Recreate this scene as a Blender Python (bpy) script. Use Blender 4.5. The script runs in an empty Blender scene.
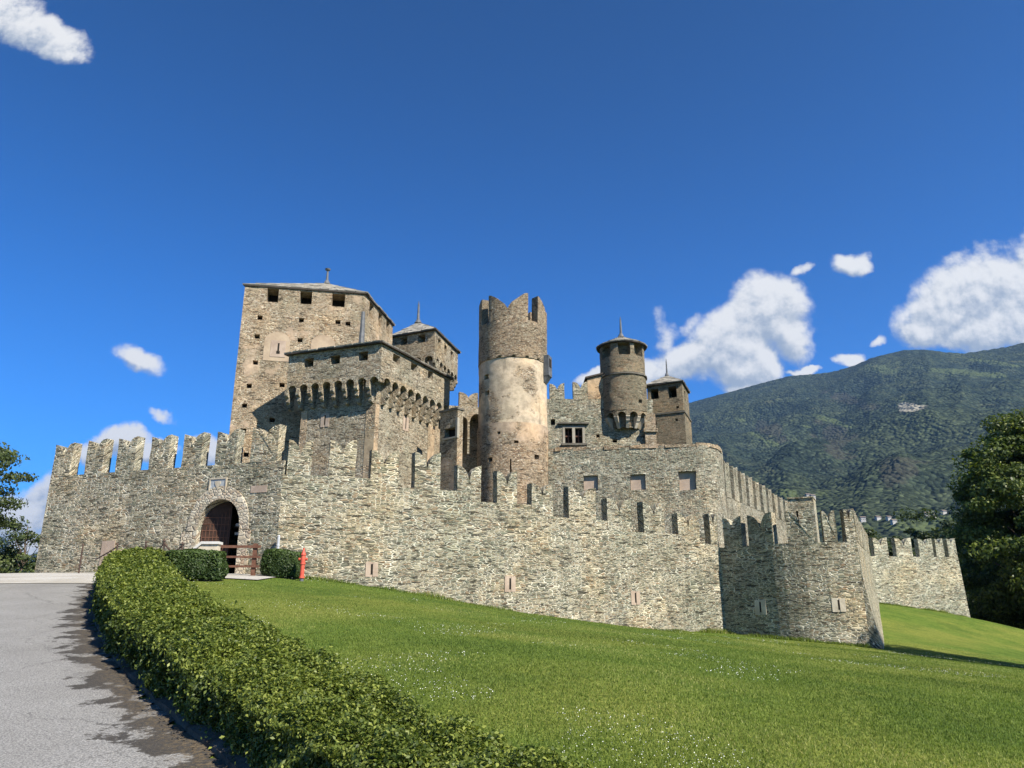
import bpy, math, random
import numpy as np
from mathutils import Vector, noise
random.seed(7); rng = np.random.default_rng(7)
S = bpy.context.scene; COL = S.collection
PI = math.pi
# ------------------------------------------------------------------ camera
F, PX0, PY0 = 770.0, 512.0, 384.0
PITCH = math.radians(16.6); CP, SP = math.cos(PITCH), math.sin(PITCH)
EYE = Vector((0, 0, 1.6))
cam = bpy.data.cameras.new('camera'); co = bpy.data.objects.new('camera', cam); COL.objects.link(co)
co.location = EYE; co.rotation_euler = (PI/2+PITCH, 0, 0)
cam.sensor_width = 36; cam.lens = F/1024*36; cam.clip_start = .1; cam.clip_end = 40000
S.camera = co
# ------------------------------------------------------------------ light
SUN_EL, SUN_AZ = math.radians(43), math.radians(134)     # azimuth clockwise from +Y
sdir = Vector((math.sin(SUN_AZ)*math.cos(SUN_EL), math.cos(SUN_AZ)*math.cos(SUN_EL), math.sin(SUN_EL)))
sun = bpy.data.lights.new('sun', 'SUN'); so = bpy.data.objects.new('sun', sun); COL.objects.link(so)
sun.energy = 5.0; sun.angle = math.radians(.53); sun.color = (1, .935, .82)
so.rotation_euler = sdir.to_track_quat('Z', 'Y').to_euler()
S.view_settings.view_transform = 'Standard'; S.view_settings.look = 'None'
S.view_settings.exposure = .93; S.view_settings.gamma = 1
S.cycles.max_bounces = 5; S.cycles.diffuse_bounces = 3; S.cycles.glossy_bounces = 1
S.cycles.transmission_bounces = 3; S.cycles.transparent_max_bounces = 4; S.cycles.volume_bounces = 0
S.cycles.use_denoising = True

class N:
    """tiny node-graph writer"""
    def __init__(s, nt): s.nt = nt; nt.nodes.clear()
    def n(s, t, ins=None, **kw):
        nd = s.nt.nodes.new(t)
        for k, v in kw.items(): setattr(nd, k, v)
        for k, v in (ins or {}).items(): s.set(nd, k, v)
        return nd
    def set(s, nd, k, v):
        sock = nd.inputs[k]
        if isinstance(v, bpy.types.NodeSocket): s.nt.links.new(v, sock)
        elif isinstance(v, bpy.types.Node): s.nt.links.new(v.outputs[0], sock)
        else:
            if hasattr(sock, 'default_value') and sock.type == 'RGBA' and len(v) == 3: v = (*v, 1)
            sock.default_value = v
    def m(s, op, a, b=0.0, c=0.0, clamp=False):
        return s.n('ShaderNodeMath', {0: a, 1: b, 2: c}, operation=op, use_clamp=clamp).outputs[0]
    def vm(s, op, a, b=(0, 0, 0)):
        return s.n('ShaderNodeVectorMath', {0: a, 1: b}, operation=op).outputs[0]
    def mix(s, f, a, b, mode='MIX'):
        nd = s.n('ShaderNodeMix', data_type='RGBA', blend_type=mode, clamp_factor=True)
        s.set(nd, 0, f); s.set(nd, 6, a); s.set(nd, 7, b); return nd.outputs[2]
    def ramp(s, f, stops, interp='LINEAR'):
        nd = s.n('ShaderNodeValToRGB', {0: f}); r = nd.color_ramp; r.interpolation = interp
        while len(r.elements) > 1: r.elements.remove(r.elements[-1])
        for i, (p, c) in enumerate(stops):
            e = r.elements[0] if i == 0 else r.elements.new(p)
            e.position = p; e.color = (*c, 1) if len(c) == 3 else c
        return nd.outputs[0]
    def ss(s, x, a, b):   # smoothstep
        return s.n('ShaderNodeMapRange', {0: x, 1: a, 2: b, 3: 0.0, 4: 1.0}, interpolation_type='SMOOTHSTEP').outputs[0]
    def noise(s, vec, scale, detail=4, rough=.55, dist=0.0, dim='3D'):
        return s.n('ShaderNodeTexNoise', {'Vector': vec, 'Scale': scale, 'Detail': detail, 'Roughness': rough, 'Distortion': dist}, noise_dimensions=dim)

# ------------------------------------------------------------------ world: sky with clouds
def ratio(py):
    v = (PY0-py)/F; return (SP+v*CP)/(CP-v*SP)
def uw(px, py):            # horizontal tangent and height tangent of a direction
    v = (PY0-py)/F; return ((px-PX0)/F)/(CP-v*SP), ratio(py)
def at(px, py, d): 
    u, w = uw(px, py); return Vector((u*d, d, EYE.z+w*d))
W = bpy.data.worlds.new('World'); S.world = W; W.use_nodes = True
g = N(W.node_tree)
sky = g.n('ShaderNodeTexSky', sky_type='NISHITA', sun_disc=False, sun_elevation=SUN_EL, sun_rotation=SUN_AZ,
          altitude=600, air_density=1.0, dust_density=.15, ozone_density=2.2)
tc = g.n('ShaderNodeTexCoord'); sep = g.n('ShaderNodeSeparateXYZ', {0: tc.outputs['Generated']})
yy = g.m('MAXIMUM', sep.outputs[1], .05)
U = g.m('DIVIDE', sep.outputs[0], yy); V = g.m('DIVIDE', sep.outputs[2], yy)
blobs = [  # px, py, rx, ry, slope, strength
 (768,312,42,36,0,1),(728,335,50,36,-.5,1),(690,358,42,22,-.6,.95),(745,360,38,36,0,1),(748,390,24,13,0,1),
 (640,372,34,14,-.3,.85),(600,378,26,9,-.2,.8),(664,332,9,20,.9,.42),(684,324,12,8,-.6,.36),(795,338,22,24,0,.8),
 (985,290,62,36,-.15,1),(945,308,46,30,-.3,1),(1040,300,60,52,0,1),(975,335,46,18,0,1),(1015,325,40,25,0,1),(918,330,24,18,0,.8),
 (1120,280,90,60,0,1),(853,260,20,12,0,.85),(852,361,15,10,0,.9),(803,371,17,5,0,.85),(806,270,10,7,-.4,.55),(878,338,9,6,-.5,.6),
 (140,359,27,12,.25,.74),(166,414,18,6,.3,.52),(124,440,30,16,0,.95),(150,452,24,14,0,.9),(205,452,20,16,0,.75),(95,455,16,12,0,.6),
 (28,26,52,22,.45,.9),(58,42,30,18,.3,.85),(-10,15,45,25,0,.85),(18,520,46,26,-.4,.95),(0,545,70,20,0,.9),(40,500,24,24,-.8,.7)]
def field(U, V):
    comb = g.n('ShaderNodeCombineXYZ', {0: U, 1: V, 2: 0.0})
    n1 = g.noise(comb, 9, 7, .58); n2 = g.noise(g.vm('ADD', comb, (7, 3, 1)), 9, 7, .58)
    n3 = g.noise(g.vm('ADD', comb, (1, 9, 2)), 26, 7, .6)
    du = g.m('MULTIPLY', g.m('SUBTRACT', n1, .5), .07); dv = g.m('MULTIPLY', g.m('SUBTRACT', n2, .5), .07)
    uu = g.m('ADD', U, du); vv = g.m('ADD', V, dv); best = None
    for px, py, rx, ry, sl, st in blobs:
        cu, cw = uw(px, py); ru = abs(uw(px+rx, py)[0]-cu); rw = abs(ratio(py-ry)-cw)
        a = g.m('SUBTRACT', uu, cu); b = g.m('SUBTRACT', vv, cw)
        b2 = g.m('MULTIPLY_ADD', a, sl, b) if sl else b      # sl in image-down sense
        q = g.m('ADD', g.m('POWER', g.m('ABSOLUTE', g.m('DIVIDE', a, ru)), 2.0), g.m('POWER', g.m('ABSOLUTE', g.m('DIVIDE', b2, rw)), 2.0))
        f = g.m('MULTIPLY', g.m('SUBTRACT', 1.6, q), st)
        best = f if best is None else g.n('ShaderNodeMath', {0: best, 1: f, 2: .35}, operation='SMOOTH_MAX').outputs[0]
    return g.m('MULTIPLY_ADD', g.m('SUBTRACT', n3, .5), 1.7, best), n3
f1, nn = field(U, V)
f2, _ = field(g.m('ADD', U, .006), g.m('ADD', V, .016))
dens = g.ss(f1, .1, 1.0)
lit = g.m('ADD', g.m('MULTIPLY', g.m('SUBTRACT', f1, f2), .8), g.m('MULTIPLY_ADD', nn, .6, .28))
lit = g.ss(lit, .1, .95)
ccol = g.mix(lit, (.40, .48, .61), (.98, .98, .98))
skc = g.mix(1.0, sky, (.13, .83, 1.74), 'MULTIPLY')
skc = g.mix(g.ss(sep.outputs[2], .05, .85), skc, g.mix(1.0, skc, (.30, .50, .50), 'MULTIPLY'))
skybg = g.n('ShaderNodeBackground', {0: skc, 1: .059})
clbg = g.n('ShaderNodeBackground', {0: ccol, 1: .48})
front = g.m('MULTIPLY', dens, g.ss(sep.outputs[1], .1, .3))
ms = g.n('ShaderNodeMixShader', {0: front, 1: skybg, 2: clbg})
g.n('ShaderNodeOutputWorld', {0: ms})

# ------------------------------------------------------------------ materials
def mat(name):
    m = bpy.data.materials.new(name); m.use_nodes = True; return m, N(m.node_tree)
def finish(g, col, rough=.85, bump=None, bstr=.5, bdist=.05, spec=.25):
    ins = {'Base Color': col, 'Roughness': rough, 'Specular IOR Level': spec}
    p = g.n('ShaderNodeBsdfPrincipled', ins)
    if bump is not None:
        b = g.n('ShaderNodeBump', {'Strength': bstr, 'Distance': bdist, 'Height': bump}); g.set(p, 'Normal', b)
    g.n('ShaderNodeOutputMaterial', {0: p}); return p
def stone(name, w=.36, h=.12, cols=None, mortar=(.44, .41, .33), mw=.075, plaster=0.0, pz=None, pcol=(.5, .38, .25), dark=1.0, rusty=.35, streak=.25, gapk=.75):
    m, g = mat(name); w *= 1.3; h *= 1.35
    uv = g.n('ShaderNodeUVMap').outputs[0]
    dn = g.noise(uv, 2.6, 3, .6); dv = g.vm('SUBTRACT', dn.outputs['Color'], (.5, .5, .5))
    big = g.noise(uv, .33, 3, .55)
    p = g.vm('ADD', uv, g.vm('MULTIPLY', dv, (.12, .07, 0)))
    fine = g.noise(uv, 11, 2, .5)
    p = g.vm('ADD', p, g.vm('MULTIPLY', g.vm('SUBTRACT', fine.outputs['Color'], (.5, .5, .5)), (.04, .018, 0)))
    q = g.vm('MULTIPLY', p, (1/w, 1/h, 1))
    q2 = g.vm('MULTIPLY', g.vm('ADD', p, (31.3, 17.1, 0)), (.62/w, .55/h, 1))
    v1 = g.n('ShaderNodeTexVoronoi', {'Vector': q, 'Randomness': .9}, voronoi_dimensions='2D'); e1 = g.n('ShaderNodeTexVoronoi', {'Vector': q, 'Randomness': .9}, voronoi_dimensions='2D', feature='DISTANCE_TO_EDGE')
    v2 = g.n('ShaderNodeTexVoronoi', {'Vector': q2, 'Randomness': .9}, voronoi_dimensions='2D'); e2 = g.n('ShaderNodeTexVoronoi', {'Vector': q2, 'Randomness': .9}, voronoi_dimensions='2D', feature='DISTANCE_TO_EDGE')
    sel = g.m('GREATER_THAN', g.noise(uv, 1.3, 2, .5), .56)     # patches of larger stones
    rc = g.mix(sel, v1.outputs['Color'], v2.outputs['Color'])
    ed = g.n('ShaderNodeMix', {0: sel, 2: e1.outputs[0], 3: e2.outputs[0]}).outputs[0]
    sr = g.n('ShaderNodeSeparateColor', {0: rc})
    cols = cols or [(.13, .135, .10), (.19, .18, .13), (.25, .235, .17), (.17, .185, .14), (.30, .27, .19), (.22, .17, .11), (.37, .345, .27)]
    st = [(i/len(cols), c) for i, c in enumerate(cols)]
    c = g.ramp(sr.outputs[0], st, 'CONSTANT')
    c = g.mix(g.m('MULTIPLY', g.ss(sr.outputs[1], .78, .92), rusty), c, (.30, .17, .09))
    c = g.mix(.5, c, g.mix(1.0, c, g.ramp(g.noise(uv, 22, 4, .65), [(.3, (.45,)*3), (.7, (1.6,)*3)]), 'MULTIPLY'))
    mm = g.m('SUBTRACT', 1.0, g.ss(g.m('ADD', ed, g.m('MULTIPLY', g.m('SUBTRACT', fine, .5), .06)), mw*.55, mw*1.25))
    mcol = g.mix(g.ss(sr.outputs[2], .25, .8), g.mix(1.0, mortar, (.22, .2, .17), 'MULTIPLY'), mortar)      # some joints washed out and deep
    mcol = g.mix(g.ss(g.noise(uv, .8, 3, .6), .38, .6), mcol, mortar)
    c = g.mix(mm, c, mcol)
    gp = g.noise(g.vm('MULTIPLY', uv, (1.6, 7.5, 1)), 1.0, 5, .62).outputs[0]; gm_ = g.ss(gp, .575, .63)
    c = g.mix(g.m('MULTIPLY', gm_, gapk), c, (.045, .042, .032))
    hgt = g.m('MULTIPLY_ADD', g.ss(ed, 0.0, .22), g.m('MULTIPLY_ADD', sr.outputs[2], .7, .5), g.m('MULTIPLY', fine, .25))
    hgt = g.m('SUBTRACT', hgt, g.m('MULTIPLY', gm_, .9*gapk))
    if plaster > 0:
        pn = g.noise(uv, .55, 5, .62).outputs[0]
        if pz: pn = g.m('ADD', pn, g.m('MULTIPLY', g.ss(g.n('ShaderNodeSeparateXYZ', {0: uv}).outputs[1], pz[0], pz[1]), pz[2]))
        pm = g.ss(pn, 1-plaster-.03, 1-plaster+.05)
        pc = g.mix(g.ss(g.noise(uv, 2.2, 6, .68), .35, .68), tuple(x*1.06 for x in pcol), tuple(x*.6 for x in pcol))
        c = g.mix(g.m('MULTIPLY', pm, .93), c, pc)
        hgt = g.mix(pm, hgt, (.8, .8, .8))
    tint = g.ramp(big, [(.3, (.80*dark, .84*dark, .82*dark)), (.5, (1.0*dark,)*3), (.7, (1.18*dark, 1.08*dark, .94*dark))])
    c = g.mix(1.0, c, tint, 'MULTIPLY')
    sn = g.noise(g.vm('MULTIPLY', uv, (1.2, .16, 1)), 1.4, 4, .6)
    c = g.mix(g.m('MULTIPLY', g.ss(sn, .56, .72), streak), c, (.07, .065, .05))
    finish(g, c, .92, hgt, .9, .05, .15)
    return m
GREY = [(.14, .15, .115), (.26, .255, .185), (.37, .355, .26), (.19, .21, .16), (.44, .41, .30), (.28, .225, .15), (.52, .50, .39), (.095, .095, .075)]
BRN = [(.27, .205, .138), (.36, .275, .185), (.45, .335, .225), (.31, .26, .19), (.50, .385, .265), (.235, .165, .11), (.50, .43, .33), (.17, .12, .085)]
DRK = [(.10, .095, .065), (.14, .13, .09), (.18, .16, .11), (.13, .13, .095), (.21, .19, .13), (.15, .115, .075)]
M = {}
M['wall'] = stone('rubble_grey_green', .74, .165, [(c[0]*.93, c[1]*.87, c[2]*.82) for c in GREY], (.70, .655, .52), .11, rusty=.22, gapk=.85)
M['wall_pale'] = stone('rubble_pale', .72, .17, [tuple(x*1.22 for x in c) for c in GREY], (.68, .63, .49), .13, rusty=.25)
M['keep'] = stone('rubble_tan', .46, .19, BRN, (.58, .49, .34), .13, plaster=.41, pcol=(.53, .395, .275), rusty=.45)
M['tower'] = stone('rubble_grey_brown', .5, .17, [tuple(a*.35+b*.65 for a, b in zip(x, y)) for x, y in zip(GREY, BRN)], (.56, .51, .39), .11)
M['round_low'] = stone('rubble_warm', .46, .15, BRN, (.55, .43, .29), .12, plaster=.40, pcol=(.49, .37, .26), rusty=.4, pz=(9, 13.2, .17))
M['round_mid'] = stone('old_plaster', .46, .16, BRN, (.5, .42, .3), .11, plaster=.56, pcol=(.56, .45, .32), streak=.5)
M['round_top'] = stone('rubble_brown', .46, .15, [tuple(x*.85 for x in c) for c in BRN], (.44, .37, .26), .10)
M['darkst'] = stone('rubble_dark', .42, .16, [(x[0]*1.65, x[1]*1.5, x[2]*1.5) for x in DRK], (.38, .33, .23), .10, plaster=.34, pcol=(.32, .25, .16), streak=.35)
M['inner'] = stone('rubble_weathered', .44, .17, GREY, (.58, .52, .40), .12, streak=.5)
M['ashlar'] = stone('gate_ashlar', .75, .42, [(.46, .40, .30), (.52, .45, .34), (.40, .345, .26), (.56, .50, .39), (.44, .36, .27)], (.62, .56, .44), .035, rusty=.35, streak=.4, gapk=.15)
M['quoin'] = stone('rendered_quoin', .5, .28, BRN, (.52, .40, .26), .10, plaster=.52, pcol=(.50, .37, .24), streak=.3)
def plain(name, c1, c2, scale=3, rough=.85, bscale=12, bstr=.3, spec=.2, metal=0):
    m, g = mat(name); oc = g.n('ShaderNodeTexCoord').outputs['Object']
    c = g.mix(g.ss(g.noise(oc, scale, 5, .6), .3, .7), c1, c2)
    p = finish(g, c, rough, g.noise(oc, bscale, 4, .6), bstr, .03, spec)
    if metal: p.inputs['Metallic'].default_value = metal
    return m
M['sand'] = plain('dressed_sandstone', (.40, .34, .25), (.60, .53, .41), 1.3, .85, 9, .4)
M['pink'] = plain('pinkish_slab', (.33, .25, .19), (.44, .345, .265), 2.5, .85, 14, .3)
M['tanpl'] = plain('tan_render', (.34, .255, .175), (.46, .36, .25), 1.4, .9, 10, .6)
M['ivory'] = plain('pale_plaster', (.27, .24, .19), (.36, .33, .265), 1.6, .9, 10, .4)
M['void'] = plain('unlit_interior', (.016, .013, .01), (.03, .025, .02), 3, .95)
M['slate'] = plain('roof_slab', (.20, .185, .155), (.42, .385, .32), 2.2, .8, 6, .9)
M['trim'] = plain('dark_stone_trim', (.09, .08, .065), (.16, .145, .115), 2.5, .85, 9, .6)
M['eave'] = plain('dark_eave_timber', (.04, .033, .028), (.075, .06, .05), 5, .8)
M['wood'] = plain('brown_stained_wood', (.10, .045, .028), (.17, .085, .055), 6, .6, 20, .3)
M['door'] = plain('dark_door_wood', (.03, .017, .012), (.058, .032, .021), 5, .6, 20, .5)
M['iron'] = plain('rusty_iron', (.05, .035, .03), (.09, .055, .04), 9, .6, 30, .3)
M['steel'] = plain('galvanised_steel', (.42, .43, .44), (.52, .53, .54), 9, .45, 30, .1)
M['lead'] = plain('grey_lead', (.09, .095, .10), (.15, .155, .16), 4, .5)
M['red'] = plain('red_paint', (.55, .075, .045), (.66, .12, .07), 6, .45, 20, .1, .4)
M['bark'] = plain('bark', (.07, .05, .035), (.15, .115, .085), 6, .95, 14, .9)
M['conc'] = plain('pale_concrete', (.50, .48, .44), (.60, .58, .54), 3, .85, 20, .2)
M['kerb'] = plain('rough_kerb_concrete', (.035, .028, .02), (.12, .105, .085), 3, .95, 9, .8)
M['white'] = plain('white_render', (.34, .33, .31), (.46, .44, .41), .2, .8)
M['rooftile'] = plain('brown_roof', (.13, .10, .085), (.20, .16, .13), .4, .8)
M['panel'] = plain('carved_grey_slab', (.30, .32, .33), (.42, .44, .44), 3, .8, 7, .9)
def leafmat(name, stops, trans=.3, rough=.5, spec=.35):
    m, g = mat(name)
    a = g.n('ShaderNodeAttribute', attribute_name='rnd', attribute_type='GEOMETRY').outputs['Fac']
    c = g.ramp(a, stops)
    p = g.n('ShaderNodeBsdfPrincipled', {'Base Color': c, 'Roughness': rough, 'Specular IOR Level': spec})
    t = g.n('ShaderNodeBsdfTranslucent', {'Color': g.mix(1.0, c, (1.3, 1.4, .7), 'MULTIPLY')})
    g.n('ShaderNodeOutputMaterial', {0: g.n('ShaderNodeMixShader', {0: trans, 1: p, 2: t})}); return m
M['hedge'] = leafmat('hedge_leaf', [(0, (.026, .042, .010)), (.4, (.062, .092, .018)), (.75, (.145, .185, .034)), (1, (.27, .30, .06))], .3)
M['hedge_dk'] = leafmat('box_leaf', [(0, (.022, .042, .013)), (.6, (.062, .10, .026)), (1, (.13, .18, .045))], .25)
M['leafR'] = leafmat('broad_leaf', [(0, (.03, .046, .012)), (.5, (.08, .112, .024)), (.8, (.17, .20, .038)), (1, (.32, .33, .07))], .28)
M['leafL'] = leafmat('left_tree_leaf', [(0, (.025, .038, .018)), (.6, (.07, .095, .028)), (1, (.14, .165, .045))], .25)
M['leafB'] = leafmat('valley_leaf', [(0, (.02, .032, .013)), (.6, (.045, .065, .025)), (1, (.085, .105, .04))], .25)
M['grassb'] = leafmat('grass_blade', [(0, (.055, .09, .016)), (.45, (.132, .185, .03)), (.8, (.215, .265, .048)), (1, (.40, .38, .14))], .35, .6, .2)
m, g = mat('clover_petals'); finish(g, (.75, .75, .68)); M['clover'] = m
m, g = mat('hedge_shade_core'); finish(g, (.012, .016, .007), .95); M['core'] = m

# ------------------------------------------------------------------ mesh builder and tags
def tag(o, label=None, cat=None, group=None, kind=None):
    if label: o['label'] = label
    if cat: o['category'] = cat
    if group: o['group'] = group
    if kind: o['kind'] = kind
    return o
def empty(name, loc, label, cat, group=None):
    o = bpy.data.objects.new(name, None); COL.objects.link(o); o.location = loc
    o.empty_display_size = .5; return tag(o, label, cat, group)
def link(name, me, parent=None):
    o = bpy.data.objects.new(name, me); COL.objects.link(o)
    if parent is not None:
        o.parent = parent; o.matrix_parent_inverse = parent.matrix_basis.inverted()
    return o
class Flat:      # plan line from P0 to P1; s along it, d outward (to its right-hand side seen from inside), z up
    def __init__(s, p0, p1):
        s.p0 = Vector((p0[0], p0[1])); t = Vector((p1[0]-p0[0], p1[1]-p0[1])); s.L = t.length; s.t = t/s.L
        s.n = Vector((s.t.y, -s.t.x))
    def __call__(s, a, d, z):
        p = s.p0+s.t*a+s.n*d; return (p.x, p.y, z)
    def s_of(s, px, py):
        u, w = uw(px, py)      # plan ray x = u*y
        return (u*s.p0.y-s.p0.x)/(s.t.x-u*s.t.y)
class Round:     # s measured along circle of radius r from the direction a0 (facing the camera), anticlockwise
    def __init__(s, cx, cy, r, a0=-PI/2): s.cx, s.cy, s.r, s.a0 = cx, cy, r, a0
    def __call__(s, a, d, z):
        an = s.a0+a/s.r; return (s.cx+(s.r+d)*math.cos(an), s.cy+(s.r+d)*math.sin(an), z)
class Poly:      # dense plan polyline with blended normals
    def __init__(s, pts):
        s.P = [Vector((p[0], p[1])) for p in pts]; s.S = [0]
        for a, b in zip(s.P, s.P[1:]): s.S.append(s.S[-1]+(b-a).length)
        s.L = s.S[-1]; s.T = [(b-a).normalized() for a, b in zip(s.P, s.P[1:])]
    def __call__(s, a, d, z):
        i = 0
        while i < len(s.T)-1 and a > s.S[i+1]: i += 1
        f = (a-s.S[i])/(s.S[i+1]-s.S[i]); t = s.T[i]
        if 0 <= f <= 1:
            j = i-1 if f < .5 else i+1
            if 0 <= j < len(s.T) and s.T[j].dot(t) > .8:
                k = (.5-f) if f < .5 else (f-.5); t = t.lerp(s.T[j], k).normalized()
        p = s.P[i]+s.T[i]*(a-s.S[i])+Vector((t.y, -t.x))*d; return (p.x, p.y, z)
    def s_of(s, px, py):
        u, w = uw(px, py)
        for i, (p, t) in enumerate(zip(s.P, s.T)):
            a = (u*p.y-p.x)/(t.x-u*t.y)
            if (i == 0 or a >= -1e-4) and (a <= s.S[i+1]-s.S[i]+1e-4 or i == len(s.T)-1): return s.S[i]+a
        return 0
    def y_at(s, a): return s(a, 0, 0)[1]
def XYZ(a, d, z): return (a, d, z)
class MB:
    def __init__(s, f=XYZ, soff=0.0): s.v = []; s.uv = []; s.f = []; s.mi = []; s.f_ = f; s.so = soff; s.cache = {}
    def at(s, a, d, z, f=None):
        k = (round(a, 4), round(d, 4), round(z, 4), id(s.f_))
        if k in s.cache: return s.cache[k]
        s.v.append(s.f_(a, d, z)); s.uv.append((a+.97*d+s.so, z+.93*d)); s.cache[k] = len(s.v)-1; return len(s.v)-1
    def face(s, idx, mi=0):
        idx = [i for k, i in enumerate(idx) if i != idx[k-1]]
        if len(idx) > 2: s.f.append(idx); s.mi.append(mi)
    def quad(s, pts, mi=0): s.face([s.at(*p) for p in pts], mi)
    def panel(s, s0, s1, z0, z1, holes=(), depth=.5, back=1, d=0.0, cell=.8, zf=None):
        """upright face at offset d with real recesses; outward is +d"""
        su = sorted({round(x, 4) for x in [s0, s1]+[h[k] for h in holes for k in (0, 1)]})
        zu = sorted({round(x, 4) for x in [z0, z1]+[h[k] for h in holes for k in (2, 3)]})
        def fill(L):
            o = []
            for a, b in zip(L, L[1:]):
                n = max(1, int(math.ceil((b-a)/cell))); o += [a+(b-a)*i/n for i in range(n)]
            return o+[L[-1]]
        su, zu = fill(su), fill(zu)
        for a, b in zip(su, su[1:]):
            for c, e in zip(zu, zu[1:]):
                m_, n_ = (a+b)/2, (c+e)/2
                if any(h[0] < m_ < h[1] and h[2] < n_ < h[3] for h in holes): continue
                s.quad([(a, d, c), (b, d, c), (b, d, e), (a, d, e)])
        for h in holes:
            a, b, c, e = h[:4]; q = d-(h[4] if len(h) > 4 else depth)
            s.quad([(a, d, c), (a, q, c), (a, q, e), (a, d, e)]); s.quad([(b, d, e), (b, q, e), (b, q, c), (b, d, c)])
            s.quad([(a, d, e), (a, q, e), (b, q, e), (b, d, e)]); s.quad([(a, q, c), (a, d, c), (b, d, c), (b, q, c)])
            s.quad([(a, q, c), (b, q, c), (b, q, e), (a, q, e)], h[5] if len(h) > 5 else back)
    def block(s, s0, s1, z0, z1, th, holes=(), depth=.4, d=0.0, cell=.8, back=1):
        s.panel(s0, s1, z0, z1, holes, depth, back, d, cell)
        n = max(1, int(math.ceil((s1-s0)/cell))); L = [s0+(s1-s0)*i/n for i in range(n+1)]
        for a, b in zip(L, L[1:]):
            s.quad([(a, d, z1), (b, d, z1), (b, d-th, z1), (a, d-th, z1)])
            s.quad([(b, d-th, z0), (a, d-th, z0), (a, d-th, z1), (b, d-th, z1)])
        s.quad([(s0, d-th, z0), (s0, d, z0), (s0, d, z1), (s0, d-th, z1)]); s.quad([(s1, d, z0), (s1, d-th, z0), (s1, d-th, z1), (s1, d, z1)])
    def extrude(s, pts, d0, d1, mi=0):
        """outline (s,z) anticlockwise seen from outside, between offsets d0 (outer) and d1"""
        A = [s.at(a, d0, z) for a, z in pts]; B = [s.at(a, d1, z) for a, z in pts]
        s.face(A, mi); s.face(B[::-1], mi)
        for i in range(len(pts)):
            j = (i+1) % len(pts); s.face([A[j], A[i], B[i], B[j]], mi)
    def profile(s, pts, s0, s1, mi=0):
        """outline (d,z) swept along s"""
        A = [s.at(s0, d, z) for d, z in pts]; B = [s.at(s1, d, z) for d, z in pts]
        s.face(A[::-1], mi); s.face(B, mi)
        for i in range(len(pts)):
            j = (i+1) % len(pts); s.face([A[i], A[j], B[j], B[i]], mi)
    def box(s, a0, a1, d0, d1, z0, z1, mi=0): s.profile([(d0, z0), (d1, z0), (d1, z1), (d0, z1)], a0, a1, mi)
    def tube(s, p, q, r0, r1=None, n=8, mi=0, caps=True):
        r1 = r0 if r1 is None else r1; p, q = Vector(p), Vector(q); ax = (q-p).normalized()
        x = ax.orthogonal().normalized(); y = ax.cross(x); R = []
        for c, r in ((p, r0), (q, r1)):
            ring = []
            for i in range(n):
                w = c+(x*math.cos(2*PI*i/n)+y*math.sin(2*PI*i/n))*r; s.v.append(tuple(w)); s.uv.append((2*PI*i/n*r, (c-p).length)); ring.append(len(s.v)-1)
            R.append(ring)
        for i in range(n): s.face([R[0][i], R[0][(i+1) % n], R[1][(i+1) % n], R[1][i]], mi)
        if caps: s.face(R[0][::-1], mi); s.face(R[1], mi)
    def build(s, name, mats, parent=None, rough=0.0, smooth=False):
        V = s.v
        if rough:
            V = []
            for p in s.v:
                nv = noise.noise_vector(Vector(p)*1.9)+noise.noise_vector(Vector(p)*6.1)*.5
                V.append((p[0]+nv.x*rough, p[1]+nv.y*rough, p[2]+nv.z*rough))
        me = bpy.data.meshes.new(name); me.from_pydata(V, [], s.f)
        for x in (mats if isinstance(mats, (list, tuple)) else [mats]): me.materials.append(M[x])
        me.polygons.foreach_set('material_index', s.mi)
        ul = me.uv_layers.new(name='UVMap'); li = np.empty(len(me.loops), dtype=np.int32); me.loops.foreach_get('vertex_index', li)
        ul.data.foreach_set('uv', np.array(s.uv, dtype=np.float32)[li].ravel())
        if smooth: me.shade_smooth()
        me.update(); return link(name, me, parent)
def merlon_outline(w, h, dip=.58, flat=.07, n=7, lean=0.0, pw=1.25):
    zd = h*dip; out = [(0, 0), (w, 0)]; c = w/2-flat*w
    for z in (h*.33, h*.66): out.append((w, z))
    out.append((w, h)); 
    for i in range(n, -1, -1): out.append((w/2+c*(1-math.cos(i/n*PI/2)), zd+(h*.985-zd)*math.sin(i/n*PI/2)**pw))
    for i in range(1, n+1): out.append((w/2-c*(1-math.cos(i/n*PI/2)), zd+(h*.96-zd)*math.sin(i/n*PI/2)**pw))
    out.append((0, h*.975))
    for z in (h*.66, h*.33): out.append((0, z))
    return out
def merlon(f, s0, s1, z, h, parent, m='wall', th=.45, soff=0, **kw):
    b = MB(f, soff); b.extrude([(s0+a, z-.012+e) for a, e in merlon_outline(s1-s0, h+random.uniform(-.07, .07), dip=random.uniform(.5, .6), **kw)], .004, -th)
    return b.build('merlon', m, parent, rough=.028)
def loophole(f, a, z0, z1, parent, w=.2, slot=.045, m='pink', tilt=0):
    b = MB(f)
    b.box(a-slot-w, a-slot, -.05, .028, z0, z1); b.box(a+slot, a+slot+w, -.05, .028, z0+.01, z1-.01)
    b.box(a-slot, a+slot, -.05, .003, z0, z0+(z1-z0)*.18, 0); b.box(a-slot, a+slot, -.05, .003, z0+(z1-z0)*.86, z1, 0)
    o = b.build('loophole', m, parent, rough=.006)
    c = MB(f); c.box(a-slot+.002, a+slot-.002, -.05, .021, z0+(z1-z0)*.18, z0+(z1-z0)*.86); c.build('slot', 'void', o); return o

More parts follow.
